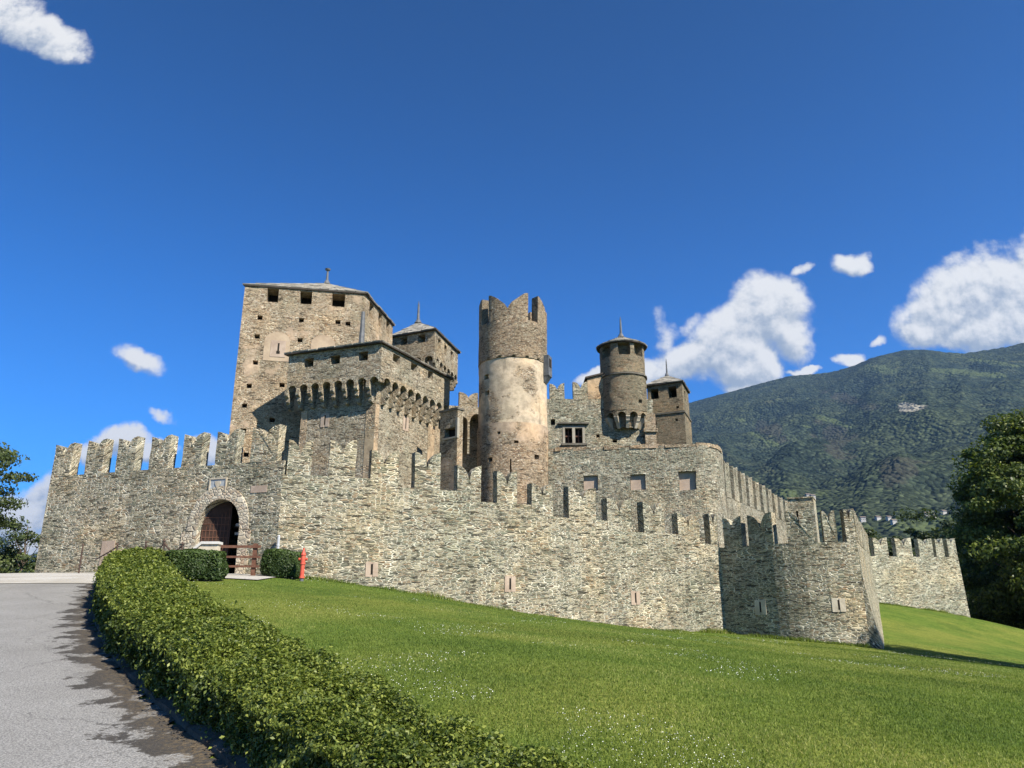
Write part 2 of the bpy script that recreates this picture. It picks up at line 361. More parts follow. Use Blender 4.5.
# ------------------------------------------------------------------ ground
CT = [(0,0,0),(-8,0,0),(-25,0,-.2),(-25,14,1.35),(0,10,.95),(-6,12,1.2),(-12,20,2.05),(-22,22,2.2),(-24,30,2.85),(-9,24,2.45),(-4,7,.6),(4,5,.15),(8,0,-.6),(18,0,-1.6),
 (8,10,.3),(16,12,-.55),(26,16,-1.4),(5,21,.85),(0,20,1.35),(2.5,14,.9),(8,23,.6),(2,26,1.4),(6,29,.95),(12,24,.35),(20.6,33,-.58),(31.5,50,-.4),(26,24,-1.2),
 (-21.6,35.5,3.32),(-11.5,31,3.05),(-8.7,29.9,2.98),(-4.4,31.2,2.42),(.35,33,1.55),(5,36,.92),(10.2,38.4,.68),(12.5,35.4,.45),(15.6,35.0,.17),
 (28.5,60,2.2),(24,52,1.5),(20,42,.35),(34.5,58,1.04),(45,60,-1.5),(40,40,-2.5),(0,45,2.8),(10,52,2.5),(-12,50,3.4),(-25,60,3.0),(10,75,2.5),(30,75,1.5),(-45,35,2.6),(-45,70,0),(60,80,-5)]
cp = np.array([c[:2] for c in CT], float); cz = np.array([c[2] for c in CT], float)
def _k(r): return np.where(r > 1e-9, r*r*np.log(np.maximum(r, 1e-9)), 0)
_K = _k(np.linalg.norm(cp[:, None]-cp[None], axis=2))+np.eye(len(cp))*6.0
_P = np.hstack([np.ones((len(cp), 1)), cp]); _A = np.block([[_K, _P], [_P.T, np.zeros((3, 3))]])
_w = np.linalg.solve(_A, np.concatenate([cz, np.zeros(3)]))
def ground(x, y):
    x = np.atleast_1d(np.asarray(x, float)); y = np.atleast_1d(np.asarray(y, float)); sh = x.shape; x = x.ravel(); y = y.ravel()
    out = np.empty(len(x))
    for i in range(0, len(x), 20000):
        q = np.stack([x[i:i+20000], y[i:i+20000]], 1)
        out[i:i+20000] = _k(np.linalg.norm(q[:, None]-cp[None], axis=2))@_w[:-3]+_w[-3]+q@_w[-2:]
    r = np.hypot(x-5, y-30); t = np.clip((r-42)/75, 0, 1); t = t*t*(3-2*t)
    z = out*(1-t)+t*(-9.0); 
    return z.reshape(sh)
def gz(x, y): return float(ground([x], [y])[0])
def grid_mesh(name, xs, ys, zfun, m, uvs=None, keep=None):
    X, Y = np.meshgrid(xs, ys); Z = zfun(X, Y); n, k = X.shape
    v = np.stack([X, Y, Z], 2).reshape(-1, 3)
    I = np.arange(n*k).reshape(n, k); q = np.stack([I[:-1, :-1], I[:-1, 1:], I[1:, 1:], I[1:, :-1]], 2).reshape(-1, 4)
    if keep is not None: q = q[keep(v[q].mean(1))]
    me = bpy.data.meshes.new(name); me.from_pydata(v.tolist(), [], q.tolist()); me.materials.append(m); me.shade_smooth()
    return link(name, me)
def geo(a, b, n): return list(np.geomspace(a, b, n))
fx = np.arange(-50, 70.01, .6); fy = np.arange(-12, 95.01, .6)
xs = [-50-t for t in geo(1.2, 9000, 22)][::-1]+list(fx)+[70+t for t in geo(1.2, 9000, 22)]
ys = [-12-t for t in geo(1.2, 9000, 18)][::-1]+list(fy)+[95+t for t in geo(1.2, 9000, 22)]
m, g = mat('lawn_turf'); oc = g.n('ShaderNodeTexCoord').outputs['Object']
n1 = g.noise(oc, .16, 4, .6); n2 = g.noise(oc, 1.1, 4, .6); n3 = g.noise(oc, 9, 5, .7); n4 = g.noise(g.vm('MULTIPLY', oc, (1, .5, 1)), 45, 3, .7)
c = g.ramp(n2, [(.3, (.066, .115, .019)), (.5, (.098, .15, .026)), (.72, (.138, .182, .038))])
c = g.mix(g.m('MULTIPLY', g.ss(n1, .40, .62), .75), c, (.185, .20, .045))
c = g.mix(g.m('MULTIPLY', g.ss(g.noise(g.vm('ADD', oc, (40, 11, 0)), .3, 4, .6), .5, .68), .6), c, (.055, .10, .018))
c = g.mix(g.ss(n3, .3, .7), g.mix(1.0, c, (.66, .70, .6), 'MULTIPLY'), g.mix(1.0, c, (1.3, 1.25, 1.2), 'MULTIPLY'))
c = g.mix(g.ss(n4, .3, .7), g.mix(1.0, c, (.62, .68, .6), 'MULTIPLY'), g.mix(1.0, c, (1.35, 1.3, 1.3), 'MULTIPLY'))
finish(g, c, .95, g.m('ADD', n4, g.m('MULTIPLY', n3, 1.5)), .8, .05, .1); M['lawn'] = m
tag(grid_mesh('ground', xs, ys, ground, M['lawn']), kind='structure')

# hedge line: road-side base and lawn-side edge in plan
HO = [(1.2, 2.2), (-.55, 4.2), (-1.9, 6.0), (-3.75, 8.6), (-5.5, 11.2), (-7.6, 14.8), (-9.3, 18.0), (-10.8, 21.0), (-12.0, 23.4), (-12.2, 24.8), (-11.6, 25.7)]
def dense(P, step=.25):
    P = [np.array(p, float) for p in P]; out = []
    for i in range(len(P)-1):
        p0 = P[max(i-1, 0)]; p1 = P[i]; p2 = P[i+1]; p3 = P[min(i+2, len(P)-1)]
        n = max(2, int(np.linalg.norm(p2-p1)/step))
        for k in range(n):
            t = k/n; out.append(.5*((2*p1)+(-p0+p2)*t+(2*p0-5*p1+4*p2-p3)*t*t+(-p0+3*p1-3*p2+p3)*t**3))
    out.append(P[-1]); return np.array(out)
HC = dense(HO)
def side(x, y):     # signed distance to the hedge foot, + on the road side
    x = np.asarray(x).ravel(); y = np.asarray(y).ravel(); d = np.empty(len(x))
    T = np.gradient(HC, axis=0)
    for i in range(len(x)):
        k = np.argmin((HC[:, 0]-x[i])**2+(HC[:, 1]-y[i])**2); dx, dy = x[i]-HC[k, 0], y[i]-HC[k, 1]
        cr = T[k, 0]*dy-T[k, 1]*dx; d[i] = math.hypot(dx, dy)*(1 if cr > 0 else -1)
    return d
# road: asphalt with leaf litter and damp stains along the hedge foot
m, g = mat('asphalt'); oc = g.n('ShaderNodeTexCoord').outputs['Object']
dist = g.n('ShaderNodeAttribute', attribute_name='edge', attribute_type='GEOMETRY').outputs['Fac']
a1 = g.noise(oc, 70, 3, .75); a2 = g.noise(oc, .5, 4, .6); a3 = g.noise(oc, 34, 3, .7); a4 = g.noise(oc, 2.0, 6, .66); vo = g.n('ShaderNodeTexVoronoi', {'Vector': oc, 'Scale': 42.0})
c = g.ramp(a2, [(.3, (.20, .195, .185)), (.7, (.27, .265, .255))])
c = g.mix(g.ss(a1, .35, .65), g.mix(1.0, c, (.50, .50, .50), 'MULTIPLY'), g.mix(1.0, c, (1.55, 1.54, 1.5), 'MULTIPLY'))
c = g.mix(g.m('MULTIPLY', g.ss(a3, .35, .65), .5), c, g.mix(1.0, c, (.72, .72, .73), 'MULTIPLY'))
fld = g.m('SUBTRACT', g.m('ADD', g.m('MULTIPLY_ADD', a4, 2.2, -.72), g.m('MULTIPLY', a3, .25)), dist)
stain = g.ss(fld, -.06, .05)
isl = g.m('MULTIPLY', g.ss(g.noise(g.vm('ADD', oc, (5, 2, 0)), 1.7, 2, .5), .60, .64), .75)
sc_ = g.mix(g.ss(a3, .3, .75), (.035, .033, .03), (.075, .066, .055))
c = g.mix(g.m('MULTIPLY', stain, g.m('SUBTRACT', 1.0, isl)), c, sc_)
lit_ = g.m('MULTIPLY', g.ss(g.m('SUBTRACT', .35, dist), -.2, .3), g.ss(g.noise(oc, 24, 3, .7), .42, .6))
c = g.mix(g.m('MULTIPLY', lit_, .9), c, g.mix(vo.outputs['Color'], (.075, .052, .03), (.18, .135, .075)))
wl = g.vm('ADD', oc, g.vm('MULTIPLY', g.noise(oc, 2.5, 4, .6).outputs['Color'], (.5, .5, 0)))
ck = g.n('ShaderNodeTexVoronoi', {'Vector': wl, 'Scale': .22}, feature='DISTANCE_TO_EDGE').outputs[0]
c = g.mix(g.m('MULTIPLY', g.m('LESS_THAN', ck, .0018), .4), c, (.05, .048, .045))
spk = g.m('MULTIPLY', stain, g.m('LESS_THAN', vo.outputs[0], .13)); c = g.mix(g.m('MULTIPLY', spk, .6), c, (.33, .29, .2))
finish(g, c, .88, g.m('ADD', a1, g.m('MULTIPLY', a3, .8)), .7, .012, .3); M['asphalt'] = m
m, g = mat('pale_gravel'); oc = g.n('ShaderNodeTexCoord').outputs['Object']
c = g.mix(g.ss(g.noise(oc, 30, 4, .7), .3, .7), (.36, .345, .31), (.52, .50, .46)); c = g.mix(g.ss(g.noise(oc, .6, 4, .6), .35, .65), c, g.mix(1.0, c, (.8, .78, .74), 'MULTIPLY'))
finish(g, c, .9, g.noise(oc, 60, 3, .6), .5, .02); M['gravel'] = m
rx = np.arange(-32, 2.01, .25); ry = np.arange(-4, 23.51, .25)
def in_road(c): return (side(c[:, 0], c[:, 1]) > .05) & (c[:, 1] < 23.4)
ro = grid_mesh('road', rx, ry, lambda x, y: ground(x, y)+.02, M['asphalt'], keep=in_road)
vv = np.array([v.co[:] for v in ro.data.vertices]); at_ = ro.data.attributes.new('edge', 'FLOAT', 'POINT'); at_.data.foreach_set('value', side(vv[:, 0], vv[:, 1]).astype(np.float32))
tag(ro, kind='structure')
fo = grid_mesh('gravel_forecourt', np.arange(-36, -4.9, .4), np.arange(23.0, 36.1, .4), lambda x, y: ground(x, y)+.035+.0*x, M['gravel'],
    keep=lambda c: ((c[:, 0] < -12.1) | (c[:, 1] > 26.0)) & (c[:, 1] < 42) & ((c[:, 0] < -8.6)) & (c[:, 1]-23.2 > .0))
tag(fo, kind='structure')

# ------------------------------------------------------------------ outer curtain wall
KEEPOUT = []
# gate section: from the left corner to the bend by the gate
G0 = at(51, 476, 33.4); G1 = at(283, 470, 29.6); G0.z = G1.z = 0
fg = Flat(G0, G1); ZN = (at(79, 475, 33.0).z+at(244, 463, 30.2).z)/2
gate_wall = empty('gate_wall', (G0.x, G0.y, 3.2), 'grey rubble wall with the pointed gateway, stretch left of the square towers', 'castle wall')
sl, sr_ = fg.s_of(194, 560), fg.s_of(236.5, 560); sa, sb = fg.s_of(180, 555), fg.s_of(246, 555)
yg = fg((sl+sr_)/2, 0, 0); GZ = gz(yg[0], yg[1]-.3)
zap = at(217, 499, yg[1]).z; zsp = zap-1.25
rad = (sr_-sl)
def arch_pts(l, r, zs, za, n=9):     # pointed arch from right spring over the apex to left spring
    w = r-l; c = (l+r)/2; P = []
    for i in range(n+1):
        t = i/n; P.append((r-(r-c)*(1-math.cos(t*PI/2))**1.15, zs+(za-zs)*math.sin(t*PI/2)**1.05))
    Q = [(2*c-a, z) for a, z in P[:-1]][::-1]
    return P+Q
TH = .75
b = MB(fg, 3.0)
b.block(0, sa, 1.5, ZN, TH, cell=.9); b.block(sb, fg.L, 1.5, ZN, TH, cell=.9)
b.extrude([(sl, 1.5)]+arch_pts(sl, sr_, zsp, zap)[::-1]+[(sr_, 1.5), (sb, 1.5), (sb, ZN), (sa, ZN), (sa, 1.5)], 0, -TH)
b.build('masonry', ['wall', 'void'], gate_wall, rough=.012)
fr = Flat(fg(0, 0, 0)[:2], (fg(0, 0, 0)[0]-2.0, fg(0, 0, 0)[1]+22)); 
b = MB(Flat(fr(22, 0, 0)[:2], fr(.02, 0, 0)[:2]), 60); b.block(0, fr.L-.1, 0, ZN, .6); b.build('return_masonry', ['wall', 'void'], gate_wall, rough=.01)
gm = [(51, 79), (84.5, 110), (115, 141), (148, 174), (180.5, 206), (214, 240), (249, 281)]
for a, c in gm:
    merlon(fg, max(fg.s_of(a, 470), 0), min(fg.s_of(c-(9-.02*(a-51)), 470), fg.L-.02), ZN, 1.5, gate_wall, soff=3.0, th=.42)
# gate dressings
b = MB(fg); inner = arch_pts(sl, sr_, zsp, zap); outer = arch_pts(sl-.5, sr_+.42, zsp+.05, zap+.52)
ring = [(sl, GZ-.1), (sl-.5, GZ-.1)]+outer[::-1]+[(sr_+.42, GZ-.1), (sr_, GZ-.1)]+inner
n = len(inner)
def vous(i0, i1): return [inner[i0], outer[i0], outer[i1], inner[i1]]
for i in range(n-1):
    b.extrude([inner[i], outer[i], outer[i+1], inner[i+1]] , .035+.006*(i % 2), -.3)
for k in range(4):
    z0 = GZ-.1+k*(zsp-GZ+.1)/4; z1 = GZ-.1+(k+1)*(zsp-GZ+.1)/4-.006; e = .22 if k % 2 else 0
    b.extrude([(sl-.5-e, z0), (sl, z0), (sl, z1), (sl-.5-e, z1)], .03+.004*k, -.3)
    b.extrude([(sr_, z0), (sr_+.42+e*.5, z0), (sr_+.42+e*.5, z1), (sr_, z1)], .03+.004*k, -.3)
b.build('arch_surround', 'ashlar', gate_wall, rough=.006)
door_w = (sr_-sl)*.56
fdo = Flat(fg(sl+.02, -.2, 0)[:2], fg(sl+.02+door_w*math.cos(.45), -.2-door_w*math.sin(.45), 0)[:2])
aL = [(a, z) for a, z in arch_pts(0, (sr_-sl)*1.0, zsp, zap) if a <= door_w]
top_r = zap-.1
b = MB(fdo); b.extrude([(0, GZ+.03), (door_w, GZ+.03), (door_w, top_r-.1)]+[(a, z-.06) for a, z in aL], .03, -.05)
dl = b.build('door_leaf', 'door', gate_wall)
b = MB(fdo)
for k in range(8): b.box(.04+k*door_w/8, .06+k*door_w/8, .03, .046, GZ+.1, min(zsp+.1+k*.12, zap-.3))
for k in range(9): b.box(.03, door_w-.03, .03, .05, GZ+.15+k*.26, GZ+.172+k*.26)
b.build('door_lattice', 'wood', dl)
b = MB(fg); b.block(sl-1.2, sr_+1.6, GZ-.3, zap+.4, .2, d=-3.4); b.box(sl+.02, sr_-.02, -2.2, -2.0, zsp+.35, zsp+.5); b.box(sl-1.2, sr_+1.6, -3.395, -.76, zap+.12, zap+.4); b.box(sr_+.3, sr_+.6, -3.395, -.76, GZ-.3, zap+.118); b.box(sl-.9, sl-.6, -3.395, -.76, GZ-.3, zap+.118); b.build('passage_shade_box', ['darkst', 'void'], gate_wall)  # roof, sides and back added behind the arch to keep the opening dark
b = MB(fg); b.box(sl+(sr_-sl)*.5, sr_-.04, -1.1, -1.0, zsp+.28, zsp+.40); b.box(sl+(sr_-sl)*.5, sr_-.04, -1.1, -1.0, zsp-.06, zsp+.04); b.build('cross_beam', 'conc', gate_wall)
s0, s1 = fg.s_of(211, 484), fg.s_of(226, 484); zz0, zz1 = at(218, 491, yg[1]).z, at(218, 479, yg[1]).z
b = MB(fg); b.box(s0, s1, -.05, .03, zz0, zz1); cp_ = b.build('carved_panel', 'panel', gate_wall, rough=.004)
b = MB(fg); b.box(s0-.05, s0, -.05, .06, zz0-.04, zz1+.05); b.box(s1, s1+.05, -.05, .06, zz0-.04, zz1+.05); b.box(s0, s1, -.05, .06, zz1, zz1+.06); b.build('panel_frame', 'sand', cp_)
sm = (s0+s1)/2; b = MB(fg); b.extrude([(sm-.13, zz0+.3), (sm, zz0+.08), (sm+.13, zz0+.3), (sm+.13, zz1-.08), (sm-.13, zz1-.08)], .055, .02); b.build('worn_shield', 'sand', cp_)
s0, s1 = fg.s_of(100, 560), fg.s_of(108, 560); ym = fg(s0, 0, 0)[1]
b = MB(fg); b.box(s0, s1+.25, -.05, .025, at(104, 566, ym).z, at(104, 541, ym).z); b.build('dressed_block', 'pink', gate_wall, rough=.01)
s0 = fg.s_of(251, 490); ym = fg(s0, 0, 0)[1]
b = MB(fg); b.box(s0, fg.s_of(267, 490), -.05, .02, at(255, 493, ym).z, at(255, 486, ym).z); b.build('reddish_block', 'pink', gate_wall, rough=.008)

# long front wall
fp = [at(283, 470, 29.6), at(360, 480, 30.4), at(448, 500, 32), at(550, 517, 34), at(623, 531, 36), at(690, 543, 37.8), at(719, 543, 38.5)]
ff = Poly([p[:2] for p in fp])
front = empty('front_wall', (fp[0].x, fp[0].y, 2.8), 'long grey-green rubble wall with fishtail battlements stepping down beside the lawn', 'castle wall')
fm = [(286.5, 311, 475), (328, 355, 478), (370, 398, 486), (414, 440, 491), (457, 481, 501), (497, 517, 502), (532, 553, 516), (569, 596, 517), (608, 632, 531), (644, 665, 531), (679, 700, 543), (711, 721, 543)]
segs = []
for a, c, y in fm:
    s0, s1 = ff.s_of(a, y), ff.s_of(c, y); z = at((a+c)/2, y, ff.y_at((s0+s1)/2)).z; segs.append([s0, s1, z])
segs[-1][1] = ff.L-.03
for i in range(1, len(segs)):      # paired steps
    if abs(segs[i][2]-segs[i-1][2]) < .13: segs[i][2] = segs[i-1][2]
cuts = [0]+[(segs[i][1]+segs[i+1][0])/2 if segs[i][2] == segs[i+1][2] else segs[i+1][0]-.02 for i in range(len(segs)-1)]+[ff.L]
b = MB(ff, 40.0)
lev = []
for i, sg in enumerate(segs):
    if lev and lev[-1][2] == sg[2]: lev[-1][1] = cuts[i+1]
    else: lev.append([cuts[i], cuts[i+1], sg[2]])
ztop = max(l[2] for l in lev)
for i, l in enumerate(lev):
    b.panel(l[0], l[1], -1.0, l[2], cell=.7)
    n = max(1, int((l[1]-l[0])/.7)); L = [l[0]+(l[1]-l[0])*k/n for k in range(n+1)]
    for p, q in zip(L, L[1:]):
        b.quad([(p, 0, l[2]), (q, 0, l[2]), (q, -TH, l[2]), (p, -TH, l[2])]); b.quad([(q, -TH, -1), (p, -TH, -1), (p, -TH, l[2]), (q, -TH, l[2])])
    if i: b.quad([(l[0], 0, lev[i][2]), (l[0], 0, lev[i-1][2]), (l[0], -TH, lev[i-1][2]), (l[0], -TH, lev[i][2])])
b.quad([(0, -TH, -1), (0, 0, -1), (0, 0, lev[0][2]), (0, -TH, lev[0][2])]); b.quad([(ff.L, 0, -1), (ff.L, -TH, -1), (ff.L, -TH, lev[-1][2]), (ff.L, 0, lev[-1][2])])
b.build('masonry', ['wall', 'void'], front, rough=.012)
for s0, s1, z in segs: merlon(ff, s0, s1, z, 1.5, front, soff=40.0)
for px, p0, p1 in [(372, 562, 577), (510, 576, 592), (635, 591, 605)]:
    s_ = ff.s_of(px, p0); y_ = ff.y_at(s_); loophole(ff, s_, at(px, p1, y_).z, at(px, p0, y_).z, front)

# corner bastion
q = [at(719, 543, 38.5), at(735, 543, 37.85), at(752, 543, 37.2), at(775, 543, 36.35), at(800, 543, 35.7), at(830, 543, 35.3), at(857, 543, 35.2)]
qp = dense([tuple(p[:2]) for p in q[1:]], .5).tolist(); fb = Poly([tuple(q[0][:2])]+qp)
bast = empty('corner_bastion', (q[0].x, q[0].y, .5), 'bulging end of the outer wall, shaded on its left flank, at the lawn corner', 'castle wall')
zb = at(800, 543, 35.8).z
b = MB(fb, 90.0); b.block(.0, fb.L, -1.6, zb, TH, cell=.5)
b.build('masonry', ['wall', 'void'], bast, rough=.014)
for a, c, w in [(724, 735, 0), (749, 774, 0), (788, 815, 0), (824.5, 838, 0), (847, 857, 0)]:
    s0, s1 = fb.s_of(a, 543), fb.s_of(c, 543)
    if a == 724: s1 = s0+1.0
    if a == 847: s1 = fb.L-.01; 
    merlon(fb, s0, s1, zb, 1.5, bast, soff=90)
for px, p0, p1 in [(760, 600, 615), (838, 598, 612)]:
    s_ = fb.s_of(px, p0); y_ = fb(s_, 0, 0)[1]; loophole(fb, s_, at(px, p1, y_).z, at(px, p0, y_).z, bast, w=.24, m='sand')
# return wall running away from the bastion corner (battered foot) and the far wall
C0 = Vector(fb(fb.L, 0, 0)[:2]); C1 = Vector(at(868, 556, 60)[:2]); C1.x += .2
fret = Flat(C0, C1)
zr1 = at(868, 556, 60).z
ret = empty('side_wall', (C0.x, C0.y, .3), 'steeply foreshortened wall running back from the lawn corner to the far stretch', 'castle wall')
b = MB(fret, 130.0); n = 36
def zt(s): return zb+(zr1-zb)*s/fret.L
for i in range(n):
    a, c = fret.L*i/n, fret.L*(i+1)/n
    zs_ = [-2.2, -.4, 1.3, 3.0]; ds = [.95, .62, .30, .06]
    for k in range(3): b.quad([(a, ds[k], zs_[k]), (c, ds[k], zs_[k]), (c, ds[k+1], zs_[k+1]), (a, ds[k+1], zs_[k+1])])
    b.quad([(a, .06, 3.0), (c, .06, 3.0), (c, 0, zt(c)), (a, 0, zt(a))]); b.quad([(a, 0, zt(a)), (c, 0, zt(c)), (c, -TH, zt(c)), (a, -TH, zt(a))])
    b.quad([(c, -TH, -2), (a, -TH, -2), (a, -TH, zt(a)), (c, -TH, zt(c))])
b.face([b.at(0, d_, z_) for d_, z_ in [(-.3, -2.2), (.95, -2.2), (.62, -.4), (.30, 1.3), (.06, 3.0), (0, zb-.004), (-.3, zb-.004)]])
b.build('masonry', ['wall', 'void'], ret, rough=.012)
k = 0; s_ = .75
while s_ < fret.L-1.2:
    merlon(fret, s_, s_+1.15, zt(s_+1.1), 1.5, ret, soff=130); s_ += 1.75
D0 = C1; D1 = Vector(at(958, 557, 61.5)[:2]); ffar = Flat(D0, D1)
far = empty('far_wall', (D0.x, D0.y, 2), 'sunlit pale rubble wall farthest right, rising behind the lawn slope', 'castle wall')
b = MB(ffar, 160.0); zf = zr1
# battered right end
n = 14
for i in range(n):
    a, c = ffar.L*i/n, ffar.L*(i+1)/n
    for k_ in range(8):
        z0 = -1.5+(zf+1.5)*k_/8; z1 = -1.5+(zf+1.5)*(k_+1)/8
        ex = lambda s, z: s*(1+.045*(zf-z)/6*(s/ffar.L))
        b.quad([(ex(a, z0), 0, z0), (ex(c, z0), 0, z0), (ex(c, z1), 0, z1), (ex(a, z1), 0, z1)])
    b.quad([(a, 0, zf), (c, 0, zf), (c, -TH, zf), (a, -TH, zf)])
b.quad([(ffar.L*1.05, 0, -1.5), (ffar.L*1.05, -TH, -1.5), (ffar.L, -TH, zf), (ffar.L, 0, zf)])
b.quad([(ffar.L*1.05, -TH, -1.5), (0, -TH, -1.5), (0, -TH, zf), (ffar.L, -TH, zf)])
b.build('masonry', ['wall_pale', 'void'], far, rough=.014)
for a, c in [(875, 889), (897, 913), (920, 934), (937, 945), (949, 957.5)]:
    s0, s1 = ffar.s_of(a, 556), ffar.s_of(c, 556); merlon(ffar, s0, min(s1, ffar.L-.01), zf, 1.5, far, 'wall_pale', soff=160)
p_end = Vector(ffar(ffar.L, 0, 0)[:2]); fe = Flat(p_end, p_end+Vector((3.0, 14)))
b = MB(fe, 190); b.block(.05, 14, -3, zf, .6, d=-.004); b.build('return_masonry', ['wall_pale', 'void'], far, rough=.012)

# ------------------------------------------------------------------ towers
def roof_poly(name, pts, z, apex, parent, over=.35, th=.09, fin=None):
    c = sum((Vector(p) for p in pts), Vector((0, 0)))/len(pts)
    O = [Vector(p)+(Vector(p)-c).normalized()*over*1.35 for p in pts]
    b = MB(); n = len(O)
    def add(x, y, z_, u=None): b.v.append((x, y, z_)); b.uv.append((x, y)); return len(b.v)-1
    A = [add(p.x, p.y, z-.02) for p in O]; B = [add(p.x, p.y, z+th) for p in O]
    b.face(A[::-1], 1)
    for i in range(n): b.face([A[i], A[(i+1) % n], B[(i+1) % n], B[i]], 1)
    rf = b.build(name, ['slate', 'eave'], parent)
    # stone slabs laid in courses on the slopes
    s = MB(); ap = Vector(apex)
    rows = 7
    for i in range(n):
        p, q = O[i], O[(i+1) % n]; P = Vector((p.x, p.y, z+th)); Q = Vector((q.x, q.y, z+th)); nn_ = (Q-P).cross(ap-P).normalized()
        if nn_.z < 0: nn_ = -nn_
        for r in range(rows):
            t0, t1 = r/rows, (r+1)/rows+.03; t1 = min(t1, 1)
            a0, a1 = P.lerp(ap, t0), Q.lerp(ap, t0); c0, c1 = P.lerp(ap, t1), Q.lerp(ap, t1); L = (a1-a0).length
            m_ = max(1, int(L/.55)); u = 0
            for k in range(m_):
                f0, f1 = k/m_, (k+1)/m_-.01; lift = nn_*random.uniform(.015, .05)+nn_*.01*(r % 2); jj = (a0-c0).normalized()*random.uniform(0, .09) if (a0-c0).length > 1e-6 else Vector()
                vs = [a0.lerp(a1, f0)+lift+jj, a0.lerp(a1, f1)+lift+jj, c0.lerp(c1, f1)+lift*.25, c0.lerp(c1, f0)+lift*.25]
                vs2 = [w-nn_*.07 for w in vs]; idx = []
                for w in vs+vs2: s.v.append(tuple(w)); s.uv.append((w.x, w.y)); idx.append(len(s.v)-1)
                s.face(idx[:4]); s.face([idx[4], idx[5], idx[1], idx[0]]); s.face([idx[5], idx[6], idx[2], idx[1]]); s.face([idx[7], idx[4], idx[0], idx[3]])
    s.build('slabs', 'slate', rf)
    if fin:
        f = MB(); x, y, zz = apex; h = fin[0]
        f.tube((x, y, zz-.1), (x, y, zz+h*.85), fin[1], fin[1]*.55, 8); f.tube((x, y, zz+h*.85), (x, y, zz+h*.93), fin[1]*1.6, fin[1]*1.9, 8) if fin[2] else f.tube((x, y, zz+h*.85), (x, y, zz+h), fin[1]*.4, .02, 6)
        f.tube((x, y, zz-.05), (x, y, zz+.22), fin[1]*2.4, fin[1]*1.1, 8)
        f.build('finial', 'lead', parent)
    return rf
def arcade(f, s0, s1, n, zc, zs, zt, over, parent, m, cm='tower', cw=.2, first=True, last=True):
    """row of n little arches on stepped corbels; f is the OUTER parapet plane"""
    w = (s1-s0)/n; b = MB(f, 7.7); r = (w-cw*.8)/2
    for i in range(n):
        c = s0+(i+.5)*w; pts = [(c-w/2, zs), (c-r, zs)]
        for k in range(9): t = PI-PI*k/8; pts.append((c+r*math.cos(t), zs+r*1.05*math.sin(t)))
        pts += [(c+w/2, zs), (c+w/2, zt), (c-w/2, zt)]
        b.extrude(pts, 0, -.28)
    b.build('arcade', m, parent)
    for i in range(n+1):
        if (i == 0 and not first) or (i == n and not last): continue
        c = s0+i*w; k = MB(f, 1.3); H = zs-zc
        P = [(-over-.05, zc), (-over+.12, zc)]
        for j in range(3):
            d0 = -over+.12+(over-.12)*j/3; d1 = -over+.12+(over-.12)*(j+1)/3; z0 = zc+H*j/3; z1 = zc+H*(j+1)/3
            P += [(d1-.05, z0+.02), (d1, z0+H*.1), (d1, z1-.03)]
        P += [(-.02, zs+.03), (-over-.05, zs+.03)]
        k.profile(P, c-cw/2, c+cw/2); k.build('corbel', cm, parent, rough=.02)
def orient(pts):
    a = sum(pts[i][0]*pts[(i+1) % len(pts)][1]-pts[(i+1) % len(pts)][0]*pts[i][1] for i in range(len(pts)))
    return pts if a > 0 else pts[::-1]
def inset(pts, o):       # quadrilateral inset by o
    n = len(pts); out = []
    for i in range(n):
        a, b_, c = (Vector(pts[i-1]), Vector(pts[i]), Vector(pts[(i+1) % n])); t0 = (b_-a).normalized(); t1 = (c-b_).normalized()
        n0 = Vector((-t0.y, t0.x)); n1 = Vector((-t1.y, t1.x)); bis = (n0+n1).normalized(); out.append(b_+bis*o/bis.dot(n0))
    return out
def px_hole(f, px, py, w, h, depth=.35, d=0):     # recess centred where a photographed hole lies on the wall face
    s_ = f.s_of(px, py); y_ = f(s_, d, 0)[1]; z = at(px, py, y_).z; return (s_-w/2, s_+w/2, z-h/2, z+h/2, depth)
def opening(f, x0, x1, y0, y1, depth=1.1, back=1):
    a, c = f.s_of(x0, (y0+y1)/2), f.s_of(x1, (y0+y1)/2); y_ = f((a+c)/2, 0, 0)[1]
    return (a, c, at(x0, y1, y_).z, at(x0, y0, y_).z, depth, back)
def quad_body(pts, z0, z1, holes, mname, parent, name='masonry', soff=0, cell=.8, rough=.02):
    fs = [Flat(pts[i], pts[(i+1) % len(pts)]) for i in range(len(pts))]
    b = MB(fs[0], soff); o = 0
    for i, f in enumerate(fs):
        b.f_ = f; b.so = soff+o; o += f.L; b.panel(0, f.L, z0, z1, holes.get(i, []), .6, cell=cell)
    b.f_ = XYZ; 
    for z in (z1-.01,):
        idx = []
        for p in pts: b.v.append((p[0], p[1], z)); b.uv.append((p[0], p[1])); idx.append(len(b.v)-1)
        b.face(idx)
    return fs, b.build(name, [mname, 'void'], parent, rough=rough)

# keep
K = [Vector(p[:2]) for p in (at(245, 286, 43.0), at(365, 294, 44.3), at(393, 326, 49.8))]; K.append(K[0]+K[2]-K[1]+Vector((.6, 1.0)))
ZK = at(365, 294, 44.3).z
keep = empty('keep_tower', (K[0].x, K[0].y, 3), 'tallest square tan stone tower with low slab roof, left at the back', 'tower')
f0, f1 = Flat(K[0], K[1]), Flat(K[1], K[2])
h0 = [opening(f0, 267, 278.5, 288.5, 302), opening(f0, 300, 312, 291.5, 304), opening(f0, 332, 345, 294, 306.5)]
h0 += [px_hole(f0, x, y, .30, .26) for x, y in [(260, 317.5), (301.5, 320), (348, 323.5), (257, 336.5), (300, 340), (255.5, 362.5), (249, 386), (244.5, 405.5), (243.5, 430.5), (246, 454.5), (282, 385), (272, 420), (338, 322)]]
h0 = [h for h in h0 if h[0] > .1]
hm = []
